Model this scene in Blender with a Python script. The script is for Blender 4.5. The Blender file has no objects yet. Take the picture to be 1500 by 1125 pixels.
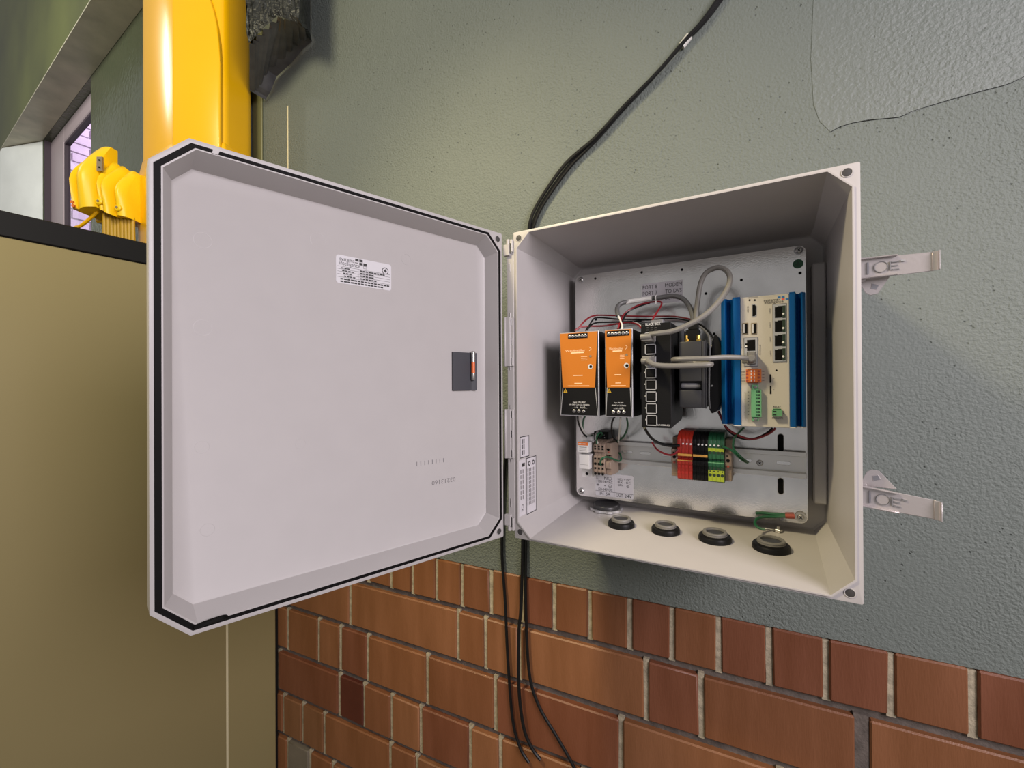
import bpy, bmesh, math, random
from mathutils import Vector as V, Matrix
C = bpy.context.scene.collection
random.seed(7)
R = math.radians
ZUP = 1.45                                     # everything is written relative to the camera height, lifted at the end

# ------------------------------------------------------------------ camera
FOC, YAW, PIT, ROL = 647.29, .52503, .00327, -.00538
CAM = V((.31712, -.55319, -.00066))
FW = V((-math.sin(YAW)*math.cos(PIT), math.cos(YAW)*math.cos(PIT), math.sin(PIT)))
RT = V((math.cos(YAW), math.sin(YAW), 0)); UP = RT.cross(FW)
cr, sr = math.cos(ROL), math.sin(ROL)
cam = bpy.data.cameras.new('camera'); camo = bpy.data.objects.new('camera', cam); C.objects.link(camo)
cam.sensor_width = 36; cam.lens = FOC/1500*36; cam.clip_start = .02
RX = RT*cr + UP*sr; RY = -RT*sr + UP*cr        # rolled axes
camo.matrix_world = Matrix(((RX.x, RY.x, -FW.x, CAM.x), (RX.y, RY.y, -FW.y, CAM.y), (RX.z, RY.z, -FW.z, CAM.z+ZUP), (0, 0, 0, 1)))
bpy.context.scene.camera = camo

# ------------------------------------------------------------------ light
sc = bpy.context.scene
sc.view_settings.view_transform = 'Standard'; sc.view_settings.look = 'None'
sc.view_settings.gamma = 1; sc.view_settings.exposure = 0.7; sc.view_settings.use_curve_mapping = False
w = bpy.data.worlds.new('room_ambience'); sc.world = w; w.use_nodes = True
w.node_tree.nodes['Background'].inputs[0].default_value = (1, .97, .96, 1)
w.node_tree.nodes['Background'].inputs[1].default_value = .18

def lamp(name, loc, target, size, power, col, sy=None):
    l = bpy.data.lights.new(name, 'AREA'); l.energy = power; l.color = col; l.size = size
    if sy: l.shape = 'RECTANGLE'; l.size_y = sy
    o = bpy.data.objects.new(name, l); C.objects.link(o)
    d = V(target)-V(loc)
    o.location = V(loc)+V((0, 0, ZUP)); o.rotation_euler = d.to_track_quat('-Z', 'Y').to_euler()
    return o
lamp('ceiling_lamp_left', (-.35, -.80, .92), (-1.15, .0, .45), .3, 5.5, (1, .88, .58))
lamp('ceiling_lamp_right', (1.5, -.8, .5), (.35, .1, .0), .7, 20, (.98, .89, .95))
sp = bpy.data.lights.new('added_spot', 'SPOT'); sp.energy = 56; sp.color = (1, .84, .50); sp.spot_size = R(56); sp.spot_blend = 1; sp.shadow_soft_size = .09  # added spot, cone shaped to light the box and leave the upper wall dark
so = bpy.data.objects.new('added_spot', sp); C.objects.link(so); so.location = (-.5, -.9, 1.2+ZUP)
so.rotation_euler = (V((.04, .2, -.12))-V((-.5, -.9, 1.2))).to_track_quat('-Z', 'Y').to_euler()
lamp('daylight_outside', (-3.2, 1.9, 2.9), (-4.6, 1.0, 1.7), 1.0, 75, (.95, .86, 1))
lamp('reveal_fill', (-1.9, -1.1, 1.5), (-3.1, .2, 1.2), .4, 17, (1, .99, .95))  # added fill light that brightens the white reveal and the green wall

# ------------------------------------------------------------------ pixel -> place helpers
def ray(px, py):
    a = (px-750)/FOC; b = (562.5-py)/FOC
    a, b = a*cr-b*sr, a*sr+b*cr
    return RT*a+UP*b+FW
def hit(px, py, p, n):
    d = ray(px, py); p = V(p); n = V(n)
    return CAM+d*((p-CAM).dot(n)/d.dot(n))
def P(px, py, y): return hit(px, py, (0, y, 0), (0, 1, 0))
def PX(px, py, x): return hit(px, py, (x, 0, 0), (1, 0, 0))
def PZ(px, py, z): return hit(px, py, (0, 0, z), (0, 0, 1))
def PT(px, py, t): return CAM+ray(px, py)*t
WA = R(3.7); WD = V((math.cos(WA), math.sin(WA), 0)); WN = V((math.sin(WA), -math.cos(WA), 0)); W0 = V((0, .21, 0))
def WL(s, z, off=0): return W0+WD*s+WN*off+V((0, 0, z))       # the back wall: along, up, towards the room
TH = 1.86845; LE = V((math.cos(TH), -math.sin(TH), 0)); LN = V((-LE.y, LE.x, 0)); LH = V((-.01656, -.00442, 0))
def LD(u, v, k=0): return LH+LE*u+LN*k+V((0, 0, v))           # the open lid: from hinge, up, towards its inside
def LPX(px, py, k):
    q = hit(px, py, LH+LN*k, LN)-LH
    return q.dot(LE), q.z

# ------------------------------------------------------------------ materials
def mat(name, col, rough=.5, metal=0, bump=0, scale=60, var=0, vscale=8, detail=4, stretch=None, spec=None, coat=0, tint=None, bdist=.002):
    m = bpy.data.materials.new(name); m.use_nodes = True
    nt = m.node_tree; b = nt.nodes['Principled BSDF']
    b.inputs['Base Color'].default_value = (*col, 1); b.inputs['Roughness'].default_value = rough; b.inputs['Metallic'].default_value = metal
    if spec is not None: b.inputs['Specular IOR Level'].default_value = spec
    if coat: b.inputs['Coat Weight'].default_value = coat; b.inputs['Coat Roughness'].default_value = .15
    if bump or var or tint:
        tc = nt.nodes.new('ShaderNodeTexCoord'); mp = nt.nodes.new('ShaderNodeMapping')
        nt.links.new(tc.outputs['Object'], mp.inputs[0])
        if stretch: mp.inputs['Scale'].default_value = stretch
    if var or tint:
        n = nt.nodes.new('ShaderNodeTexNoise'); n.inputs['Scale'].default_value = vscale; n.inputs['Detail'].default_value = detail
        nt.links.new(mp.outputs[0], n.inputs['Vector'])
        mx = nt.nodes.new('ShaderNodeMix'); mx.data_type = 'RGBA'
        rr = nt.nodes.new('ShaderNodeMapRange'); rr.inputs[1].default_value = .3; rr.inputs[2].default_value = .7
        nt.links.new(n.outputs['Fac'], rr.inputs[0]); nt.links.new(rr.outputs[0], mx.inputs[0])
        c2 = tint if tint else tuple(min(1, c*(1+var)) for c in col)
        c1 = col if tint else tuple(c*(1-var) for c in col)
        mx.inputs[6].default_value = (*c1, 1); mx.inputs[7].default_value = (*c2, 1)
        nt.links.new(mx.outputs[2], b.inputs['Base Color'])
    if bump:
        n2 = nt.nodes.new('ShaderNodeTexNoise'); n2.inputs['Scale'].default_value = scale; n2.inputs['Detail'].default_value = 6
        nt.links.new(mp.outputs[0], n2.inputs['Vector'])
        bp = nt.nodes.new('ShaderNodeBump'); bp.inputs['Strength'].default_value = bump; bp.inputs['Distance'].default_value = bdist
        nt.links.new(n2.outputs['Fac'], bp.inputs['Height']); nt.links.new(bp.outputs[0], b.inputs['Normal'])
    return m

def plaster(name, col, rough, bump, scale, pits=.55, var=.06, spec=.35):
    m = mat(name, col, rough, spec=spec)
    nt = m.node_tree; b = nt.nodes['Principled BSDF']; N = nt.nodes.new; L = nt.links.new
    tc = N('ShaderNodeTexCoord')
    n1 = N('ShaderNodeTexNoise'); n1.inputs['Scale'].default_value = scale; n1.inputs['Detail'].default_value = 5; L(tc.outputs['Object'], n1.inputs['Vector'])
    n2 = N('ShaderNodeTexNoise'); n2.inputs['Scale'].default_value = 3.0; n2.inputs['Detail'].default_value = 5; L(tc.outputs['Object'], n2.inputs['Vector'])
    vo = N('ShaderNodeTexVoronoi'); vo.inputs['Scale'].default_value = 95; L(tc.outputs['Object'], vo.inputs['Vector'])
    pit = N('ShaderNodeMapRange'); pit.inputs[1].default_value = .0; pit.inputs[2].default_value = .15; pit.inputs[3].default_value = 0; pit.inputs[4].default_value = 1; L(vo.outputs['Distance'], pit.inputs[0])
    n3 = N('ShaderNodeTexNoise'); n3.inputs['Scale'].default_value = 14; n3.inputs['Detail'].default_value = 3; L(tc.outputs['Object'], n3.inputs['Vector'])
    gate = N('ShaderNodeMapRange'); gate.inputs[1].default_value = .46; gate.inputs[2].default_value = .60; gate.inputs[3].default_value = 1; gate.inputs[4].default_value = 0; L(n3.outputs['Fac'], gate.inputs[0])
    mxv = N('ShaderNodeMath'); mxv.operation = 'MAXIMUM'; L(pit.outputs[0], mxv.inputs[0]); L(gate.outputs[0], mxv.inputs[1])
    # bump height = grain * amount + pits
    amp = N('ShaderNodeMapRange'); amp.inputs[1].default_value = .35; amp.inputs[2].default_value = .65; amp.inputs[3].default_value = .35; amp.inputs[4].default_value = 1.2; L(n2.outputs['Fac'], amp.inputs[0])
    mu = N('ShaderNodeMath'); mu.operation = 'MULTIPLY'; L(n1.outputs['Fac'], mu.inputs[0]); L(amp.outputs[0], mu.inputs[1])
    ad = N('ShaderNodeMath'); ad.operation = 'MULTIPLY_ADD'; L(mxv.outputs[0], ad.inputs[0]); ad.inputs[1].default_value = pits; L(mu.outputs[0], ad.inputs[2])
    bp = N('ShaderNodeBump'); bp.inputs['Strength'].default_value = bump; bp.inputs['Distance'].default_value = .003
    L(ad.outputs[0], bp.inputs['Height']); L(bp.outputs[0], b.inputs['Normal'])
    mx = N('ShaderNodeMix'); mx.data_type = 'RGBA'; mx.inputs[6].default_value = (*[c*(1-var*2.0) for c in col], 1); mx.inputs[7].default_value = (*[c*(1+var) for c in col], 1)
    L(n2.outputs['Fac'], mx.inputs[0])
    mx2 = N('ShaderNodeMix'); mx2.data_type = 'RGBA'; mx2.inputs[6].default_value = (*[c*.5 for c in col], 1); L(mxv.outputs[0], mx2.inputs[0]); L(mx.outputs[2], mx2.inputs[7])
    L(mx2.outputs[2], b.inputs['Base Color'])
    return m

M = {}
M['plaster'] = plaster('painted_plaster', (.155, .177, .158), .6, .95, 260, spec=.3)
M['plaster_rough'] = plaster('painted_rough_plaster', (.160, .182, .164), .5, .9, 190, pits=.2, spec=.45)
M['green_plaster'] = plaster('glossy_green_plaster', (.06, .072, .038), .16, 1.0, 48, pits=.2, spec=.6)
M['dark_green'] = mat('olive_green_paint', (.058, .066, .013), .45, var=.35, vscale=2.5)
M['beam_paint'] = mat('pale_beam_paint', (.40, .37, .27), .4, var=.2, vscale=9, bump=.2, scale=70)
M['white_paint'] = mat('white_reveal_paint', (.72, .74, .70), .45, var=.06)
M['olive'] = mat('olive_trim_paint', (.15, .15, .07), .45, var=.12, vscale=5)
M['floor'] = mat('grey_concrete_floor', (.22, .20, .18), .6, var=.15)
M['mortar'] = mat('grey_mortar', (.115, .095, .08), .9, var=.3, vscale=60, bump=.6, scale=250)
M['joint'] = mat('pale_mortar', (.36, .31, .215), .9, var=.3, vscale=80, bump=.6, scale=260)
for i, c in enumerate([(.172, .064, .020), (.152, .054, .017), (.186, .073, .025), (.135, .042, .015), (.160, .066, .023)]):
    M['brick%d' % i] = mat('orange_brick', c, .48, tint=tuple(k*1.32+.012 for k in c), vscale=11, stretch=(2.4, 2.4, .35), bump=.25, scale=190)
M['brick_red'] = mat('dark_red_brick', (.085, .018, .009), .45, var=.2, vscale=12, bump=.2)
M['brick_grey'] = mat('grey_washed_brick', (.17, .145, .105), .6, var=.2, vscale=12, bump=.2)
M['box'] = mat('grey_moulded_plastic', (.43, .41, .40), .42, var=.015, vscale=30)
M['box_dark'] = mat('shadow_grey_plastic', (.04, .038, .037), .6)
M['hole'] = mat('black_recess', (.005, .005, .005), .8, spec=.1)
M['gasket'] = mat('black_rubber_gasket', (.005, .0045, .0045), .6, spec=.1)
M['steel'] = mat('polished_steel', (.60, .555, .545), .27, .7, bump=.05, scale=300)
M['galv'] = mat('galvanized_sheet', (.68, .67, .655), .17, .92, tint=(.92, .91, .90), vscale=16, detail=9, bump=.05, scale=420)
M['rail'] = mat('zinc_rail', (.68, .67, .65), .32, .9, var=.05, vscale=20)
M['screw'] = mat('bright_screw_metal', (.55, .54, .52), .38, 1)
M['orange'] = mat('orange_plastic_front', (.50, .155, .010), .38)
M['dorange'] = mat('orange_connector', (.62, .15, .02), .4)
M['black'] = mat('black_plastic', (.006, .006, .0062), .42, spec=.2)
M['blackmetal'] = mat('black_powdercoat', (.006, .006, .0065), .45, spec=.18, bump=.1, scale=500)
M['dgrey'] = mat('dark_grey_plastic', (.030, .030, .032), .36)
M['lgrey'] = mat('silver_edge', (.55, .55, .56), .35, .5)
M['mgrey'] = mat('mid_grey_metal', (.2, .2, .21), .4, .3)
M['cablegrey'] = mat('grey_cable_jacket', (.17, .163, .148), .45)
M['cabledark'] = mat('slate_cable_jacket', (.10, .10, .097), .45)
M['cream'] = mat('cream_front_plate', (.55, .51, .45), .42)
M['white'] = mat('white_plastic', (.60, .59, .58), .45)
M['paper'] = mat('white_label_paper', (.58, .57, .585), .5)
M['palelabel'] = mat('clear_label_tape', (.58, .56, .585), .35)
M['ink'] = mat('black_ink', (.025, .024, .024), .6)
M['greyink'] = mat('grey_ink', (.19, .18, .18), .6)
M['paleink'] = mat('pale_ink', (.95, .62, .36), .5)
M['whiteink'] = mat('white_ink', (.7, .7, .7), .5)
M['blue'] = mat('blue_anodised_aluminium', (.003, .11, .34), .28, .45)
M['blueink'] = mat('blue_ink', (.03, .16, .42), .5)
M['redink'] = mat('red_ink', (.75, .10, .07), .5)
M['green'] = mat('green_connector', (.13, .35, .17), .42)
M['dgreen'] = mat('dark_green_plastic', (.018, .10, .045), .4)
M['gslot'] = mat('connector_slot', (.012, .03, .016), .6)
M['lime'] = mat('yellow_green_plastic', (.34, .42, .03), .4)
M['red'] = mat('red_plastic', (.34, .022, .011), .4)
M['dred'] = mat('shaded_red_plastic', (.38, .02, .012), .45)
M['tan'] = mat('beige_terminal_plastic', (.25, .185, .14), .5)
M['jumper'] = mat('amber_jumper', (.65, .34, .07), .4)
M['wred'] = mat('red_wire', (.22, .008, .014), .38)
M['wblack'] = mat('black_wire', (.006, .006, .006), .4, spec=.3)
M['wwhite'] = mat('white_wire', (.62, .61, .57), .4)
M['wgreen'] = mat('green_wire', (.008, .085, .035), .38)
M['ferrule'] = mat('red_crimp_sleeve', (.30, .055, .035), .4)
M['gold'] = mat('brass_connector', (.85, .58, .14), .25, 1)
M['beigecab'] = mat('beige_cabinet_enamel', (.27, .225, .105), .38, var=.02, vscale=3)
M['cabblack'] = mat('black_cabinet_top', (.006, .006, .006), .55, spec=.25)
M['seam'] = mat('pale_seam', (.62, .56, .36), .45)
M['yellow'] = mat('yellow_gloss_enamel', (.84, .46, .001), .24, coat=.4, var=.02)
M['yellowcover'] = mat('yellow_moulded_cover', (.90, .60, .006), .38)
M['ycable'] = mat('ochre_cable_jacket', (.46, .28, .012), .5)
M['plate_metal'] = mat('riveted_name_plate', (.28, .22, .14), .45, .4)
M['foil'] = mat('dark_foil_insulation', (.035, .037, .034), .28, .45, bump=1.0, scale=55, var=.5, vscale=25, bdist=.012)
M['foil_rib'] = mat('ribbed_dark_foil', (.12, .12, .125), .35, .3, var=.25, vscale=30)
M['frame'] = mat('window_frame_mauve', (.33, .27, .28), .4)
M['frame_dark'] = mat('window_gasket_dark', (.05, .035, .045), .5)
M['outbrick'] = mat('outside_lilac_brick', (.72, .60, .74), .8, var=.12, vscale=8)
M['outmortar'] = mat('outside_mortar', (.75, .72, .76), .9)
M['lens'] = mat('amber_fuse_body', (.72, .14, .03), .3)
M['pad'] = mat('slate_foam_pad', (.05, .051, .06), .65)
M['led'] = mat('small_white_led', (.8, .8, .78), .4)
g = bpy.data.materials.new('window_glass'); g.use_nodes = True; M['glass'] = g
nt = g.node_tree; nt.nodes.remove(nt.nodes['Principled BSDF'])
o_ = nt.nodes['Material Output']; tr = nt.nodes.new('ShaderNodeBsdfTransparent'); gl = nt.nodes.new('ShaderNodeBsdfGlossy'); fr = nt.nodes.new('ShaderNodeFresnel'); ms = nt.nodes.new('ShaderNodeMixShader')
tr.inputs[0].default_value = (.92, .9, .95, 1); gl.inputs['Roughness'].default_value = .02
gm = nt.nodes.new('ShaderNodeNewGeometry'); mu_ = nt.nodes.new('ShaderNodeMath'); mu_.operation = 'MULTIPLY'; sb = nt.nodes.new('ShaderNodeMath'); sb.operation = 'SUBTRACT'; sb.inputs[0].default_value = 1
nt.links.new(gm.outputs['Backfacing'], sb.inputs[1]); nt.links.new(fr.outputs[0], mu_.inputs[0]); nt.links.new(sb.outputs[0], mu_.inputs[1])
nt.links.new(mu_.outputs[0], ms.inputs[0]); nt.links.new(tr.outputs[0], ms.inputs[1]); nt.links.new(gl.outputs[0], ms.inputs[2]); nt.links.new(ms.outputs[0], o_.inputs[0])

# ------------------------------------------------------------------ mesh builder
_tc = {}
def text_geo(s):
    if s in _tc: return _tc[s]
    cu = bpy.data.curves.new('t', 'FONT'); cu.body = s; cu.resolution_u = 2; cu.size = 1
    o = bpy.data.objects.new('t', cu); C.objects.link(o)
    dg = bpy.context.evaluated_depsgraph_get(); me = o.evaluated_get(dg).to_mesh()
    vs = [tuple(v.co) for v in me.vertices]; fs = [tuple(p.vertices) for p in me.polygons]
    bpy.data.objects.remove(o); bpy.data.curves.remove(cu)
    x0 = min((v[0] for v in vs), default=0); x1 = max((v[0] for v in vs), default=1)
    _tc[s] = (vs, fs, x0, x1); return _tc[s]

class MB:
    def __init__(self): self.v = []; self.f = []; self.m = []; self.mats = []
    def mi(self, k):
        if k not in self.mats: self.mats.append(k)
        return self.mats.index(k)
    def add(self, vs, fs, k):
        b = len(self.v); i = self.mi(k)
        self.v += [V(p) for p in vs]
        for f in fs: self.f.append([b+j for j in f]); self.m.append(i)
        return self
    def prism(self, pts, vec, k, k2=None):
        n = len(pts); a = [V(p) for p in pts]; vec = V(vec)
        self.add(a+[p+vec for p in a], [list(range(n))[::-1], list(range(n, 2*n))]+[[i, (i+1) % n, n+(i+1) % n, n+i] for i in range(n)], k)
        return self
    def box(self, x0, x1, y0, y1, z0, z1, k):
        x0, x1 = sorted((x0, x1)); y0, y1 = sorted((y0, y1)); z0, z1 = sorted((z0, z1))
        return self.prism([(x0, y0, z0), (x1, y0, z0), (x1, y1, z0), (x0, y1, z0)], (0, 0, z1-z0), k)
    def slab(self, fn, u0, u1, v0, v1, w0, w1, k):
        return self.prism([fn(u0, v0, w0), fn(u1, v0, w0), fn(u1, v1, w0), fn(u0, v1, w0)], V(fn(u0, v0, w1))-V(fn(u0, v0, w0)), k)
    def loops(self, ls, k, cap0=False, cap1=False):
        n = len(ls[0]); vs = [p for l in ls for p in l]; fs = []
        for a in range(len(ls)-1):
            for i in range(n): fs.append([a*n+i, a*n+(i+1) % n, (a+1)*n+(i+1) % n, (a+1)*n+i])
        if cap0: fs.append(list(range(n))[::-1])
        if cap1: fs.append([(len(ls)-1)*n+i for i in range(n)])
        return self.add(vs, fs, k)
    def lathe(self, o, ax, prof, k, n=16, cap=True):
        o = V(o); ax = V(ax).normalized(); a = ax.orthogonal().normalized(); b = ax.cross(a)
        ls = [[o+ax*h+(a*math.cos(2*math.pi*i/n)+b*math.sin(2*math.pi*i/n))*max(r, 1e-5) for i in range(n)] for r, h in prof]
        return self.loops(ls, k, cap, cap)
    def cyl(self, p0, p1, r, k, n=14, r1=None):
        p0 = V(p0); p1 = V(p1); d = p1-p0
        return self.lathe(p0, d, [(r, 0), (r if r1 is None else r1, d.length)], k, n)
    def ring(self, o, ax, r0, r1, h, k, n=18):
        return self.lathe(o, ax, [(r0, 0), (r1, 0), (r1, h), (r0, h), (r0, 0)], k, n, cap=False)
    def tube(self, pts, r, k, n=8, sub=5):
        pts = [V(p) for p in pts]; q = []
        if len(pts) > 2:
            e = [pts[0]*2-pts[1]]+pts+[pts[-1]*2-pts[-2]]
            for i in range(1, len(e)-2):
                for s in range(sub):
                    t = s/sub; a, b, c, d = e[i-1:i+3]
                    q.append(.5*((2*b)+(c-a)*t+(2*a-5*b+4*c-d)*t*t+(3*b-a-3*c+d)*t*t*t))
            q.append(pts[-1])
        else: q = pts
        up = None; ls = []
        for i, p in enumerate(q):
            t = (q[min(i+1, len(q)-1)]-q[max(i-1, 0)]).normalized()
            up = t.orthogonal().normalized() if up is None else (up-t*up.dot(t)).normalized()
            b = t.cross(up)
            ls.append([p+(up*math.cos(2*math.pi*j/n)+b*math.sin(2*math.pi*j/n))*r for j in range(n)])
        return self.loops(ls, k, True, True)
    def text(self, s, o, right, up, size, k, align='l', width=None):
        vs, fs, x0, x1 = text_geo(s)
        right = V(right).normalized(); up = V(up).normalized(); o = V(o)
        sx = size if width is None else width/max(1e-6, x1-x0)
        sh = {'l': -x0, 'c': -(x0+x1)/2, 'r': -x1}[align]
        return self.add([o+right*((v[0]+sh)*sx)+up*(v[1]*size) for v in vs], fs, k)
    def build(self, name, parent=None, bevel=0, seg=1, label=None, org=None, ang=35):
        me = bpy.data.meshes.new(name)
        if parent is not None:
            r = parent
            while r.parent: r = r.parent
            o0 = V(r['_o'])
        elif org is not None: o0 = V(org)
        else:
            xs = [p.x for p in self.v]; ys = [p.y for p in self.v]; zs = [p.z for p in self.v]
            o0 = V(((min(xs)+max(xs))/2, (min(ys)+max(ys))/2, min(zs)))
        me.from_pydata([p-o0 for p in self.v], [], self.f)
        for k in self.mats: me.materials.append(M[k])
        for p, i in zip(me.polygons, self.m): p.material_index = i
        bm = bmesh.new(); bm.from_mesh(me)
        bmesh.ops.recalc_face_normals(bm, faces=bm.faces)
        if bevel:
            es = [e for e in bm.edges if len(e.link_faces) == 2 and e.calc_face_angle(0) > R(40)]
            bmesh.ops.bevel(bm, geom=es, offset=bevel, segments=seg, affect='EDGES', profile=.6, clamp_overlap=True)
        bm.to_mesh(me); bm.free()
        for p in me.polygons: p.use_smooth = True
        me.set_sharp_from_angle(angle=R(ang))
        o = bpy.data.objects.new(name, me); C.objects.link(o)
        if parent is not None: o.parent = parent
        else: o.location = o0; o['_o'] = list(o0)
        if label: o['label'] = label
        return o

def thing(name, label, cat, loc, group=None):
    o = bpy.data.objects.new(name, None); C.objects.link(o); o.empty_display_size = .02
    o.location = V(loc); o['_o'] = list(V(loc)); o['label'] = label; o['category'] = cat
    if group: o['group'] = group
    return o
def tag(o, label, cat, group=None):
    o['label'] = label; o['category'] = cat
    if group: o['group'] = group
    return o
def struct(o, label=None):
    o['kind'] = 'structure'
    if label: o['label'] = label
    return o
def screw(b, p, ax, r, k='screw', slot=True, h=.0018):
    p = V(p); ax = V(ax).normalized()
    b.lathe(p, ax, [(r, 0), (r, h*.5), (r*.7, h)], k, 14)
    if slot:
        a = ax.orthogonal().normalized(); c = ax.cross(a)
        for d, e in ((a, c), (c, a)):
            b.prism([p+ax*h*.95+d*r*.5+e*r*.1, p+ax*h*.95-d*r*.5+e*r*.1, p+ax*h*.95-d*r*.5-e*r*.1, p+ax*h*.95+d*r*.5-e*r*.1], ax*h*.12, 'hole')
FR = V((0, -1, 0)); RX3 = V((1, 0, 0)); UZ = V((0, 0, 1))

# ================================================================== SETTING
# back wall: plaster above, brick below
wall = MB()
wall.slab(WL, -1.45, 1.9, -.372, 2.2, -.16, 0, 'plaster')
wallo = struct(wall.build('wall_back', org=WL(.2, -1.45)), 'grey-green painted plaster wall above a brick base')
mo = MB(); mo.slab(WL, -1.45, 1.9, -1.45, -.372, -.16, -.007, 'mortar'); mo.build('mortar', wallo)
pp = MB()   # old patch of rougher plaster, top right, with its cracked lower edge
pts = [(.379, .9), (.3797, .57), (.376, .48), (.3787, .4115), (.386, .385), (.3991, .366), (.41, .371), (.44, .372), (.4765, .366), (.52, .374), (.5803, .3782), (.72, .40), (.95, .45), (1.3, .52), (1.3, .9)]
pp.prism([WL(a, b, 0) for a, b in pts], WN*.0006, 'plaster_rough'); pp.build('plaster_patch', wallo, label='rougher plaster patch with a ragged lower edge')
pp = MB()
ck = [(.398, .3655), (.41, .3705), (.425, .3715), (.44, .3715), (.455, .3690), (.4765, .3660), (.487, .3700), (.50, .3712), (.52, .3742), (.545, .3760), (.5803, .3785), (.592, .3815), (.603, .3845)]
pp.tube([WL(a, b+random.uniform(-.0009, .0009), .0007) for a, b in ck], .00034, 'hole', 5, 2)
pp.build('crack', wallo, label='thin dark crack along the patch edge')
# bricks
rows = [-.372, -.468, -.582, -.700, -.8125, -.925, -1.035]
cuts = [
 [-1.1, -.98, -.86, -.79, -.72, -.65, -.575, -.5, -.4301, -.3683, -.3032, -.2393, -.1699, -.1005, -.0338, .0351, .106, .1756, .2464, .3167, .3885, .4631, .546, .625, .70, .78, .86],
 [-1.1, -.87, -.5582, -.2498, -.1833, -.1077, .133, .2201, .4294, .66, .86],
 [-1.1, -.7838, -.6673, -.5922, -.5025, -.33, -.1608, .0897, .33, .57, .8],
 [-1.1, -.82, -.5962, -.5143, -.4302, -.3479, -.2203, -.1500, .02, .24, .5],
 [-1.1, -.80, -.7272, -.6489, -.4352, -.36, -.20, -.02, .2],
 [-1.1, -.785, -.70, -.62, -.40, -.18, .05]]
jm = []
for r, cs in enumerate(cuts):
    z1, z0 = rows[r], rows[r+1]
    for i in range(len(cs)-1):
        wide = .0085 if (r == 1 and abs(cs[i]-.4294) < .001) else .0042
        wide2 = .0085 if (r == 1 and abs(cs[i+1]-.4294) < .001) else .0042
        a, b = cs[i]+wide, cs[i+1]-wide2
        k = 'brick%d' % random.randrange(5)
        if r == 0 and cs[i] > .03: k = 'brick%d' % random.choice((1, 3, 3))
        if r == 3 and abs(cs[i]+.5962) < .001: k = 'brick_red'
        if r == 5 and abs(cs[i]+.785) < .001: k = 'brick_grey'
        q = MB(); j = lambda s: random.uniform(-s, s)
        d = .002+random.uniform(0, .003)
        t = -.0004 if r == 0 else -.0062
        pts = [(a+j(.0008), z0+.0082+j(.0012)), (b+j(.0008), z0+.0082+j(.0012)), (b+j(.0008), z1+t+j(.001)), (a+j(.0008), z1+t+j(.001))]
        if r == 0: pts = [(x, min(z, -.3724)) for x, z in pts]
        q.prism([WL(x, z, -.02) for x, z in pts], WN*(.02+d), k)
        q.build('brick', wallo, bevel=.0022)
        if i:
            m = MB(); wj = wide+.0006
            zz = [z0+.005+(z1-z0-.008)*t2 for t2 in (0, .2, .45, .7, 1)]
            L_ = [(cs[i]-wj, z) for z in zz]; R_ = [(cs[i]+wj, z) for z in zz[::-1]]
            m.prism([WL(x+j(.0006), z, -.012) for x, z in L_+R_], WN*(.012-.0005), 'joint' if not (r == 1 and wide > .005) else 'mortar')
            m.build('mortar_joint', wallo)
# beyond the back wall's left end: window wall with a beam over it
BD = V((-1.785, .1215, 0)).normalized(); BN = V((BD.y, -BD.x, 0)); BN = -BN if BN.y > 0 else BN; B0 = V((-1.3, .14, 0))
def BW(d, z, off=0): return B0+BD*d+BN*off+V((0, 0, z))
wl_ = MB()
OD0, OD1, OZ0, OZ1 = .976, 1.874, .2, 1.378
wl_.slab(BW, .12, OD0, -1.45, 2.4, -.06, 0, 'green_plaster')
wl_.slab(BW, OD1, 4.2, -1.45, 2.4, -.06, 0, 'green_plaster')
wl_.slab(BW, OD0, OD1, -1.45, OZ0, -.06, 0, 'green_plaster')
wl_.slab(BW, OD0, OD1, OZ1, 2.4, -.06, 0, 'green_plaster')
wlo = struct(wl_.build('wall_left', org=BW(1.4, -1.45)), 'dark green glossy plaster wall around the window')
tb = MB(); tb.slab(BW, .12, 4.2, 1.379, 2.4, .0005, .115, 'dark_green'); bo = tb.build('trim_1'); struct(bo, 'olive green beam over the window')
tb = MB(); tb.slab(BW, .12, 4.2, 1.3785, 1.3835, .001, .1155, 'beam_paint'); tb.build('soffit', bo, label='pale underside of the beam')
tb = MB(); tb.prism([BW(1.88, -1.45, .0005), BW(2.17, -1.45, .115), BW(4.2, -1.45, .115), BW(4.2, -1.45, .0005)], (0, 0, 2.825), 'white_paint'); struct(tb.build('trim_2'), 'white splayed reveal left of the window')
PD1, PZ1_ = 1.60, 1.295
fm = MB()
for a, b, z0, z1 in ((OD0, OD0+.03, OZ0, OZ1), (PD1, OD1, OZ0, OZ1), (OD0+.03, PD1, PZ1_, OZ1), (OD0+.03, PD1, OZ0, OZ0+.06)): fm.slab(BW, a, b, z0, z1, -.058, -.03, 'frame')
fo = struct(fm.build('window_1', bevel=.004), 'mauve-grey window frame with dark seal')
fm = MB()
for a, b, z0, z1 in ((PD1-.012, PD1, OZ0+.06, PZ1_), (OD0+.03, PD1-.012, PZ1_-.012, PZ1_), (OD0+.03, OD0+.038, OZ0+.06, PZ1_)): fm.slab(BW, a, b, z0, z1, -.055, -.033, 'frame_dark')
fm.slab(BW, OD1-.012, OD1, OZ0, OZ1, -.029, -.004, 'frame_dark')
fm.build('window_seal', fo)
fm = MB(); fm.slab(BW, OD0+.036, PD1-.010, OZ0+.06, PZ1_-.010, -.047, -.044, 'glass'); fm.build('window_pane', fo)
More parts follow.
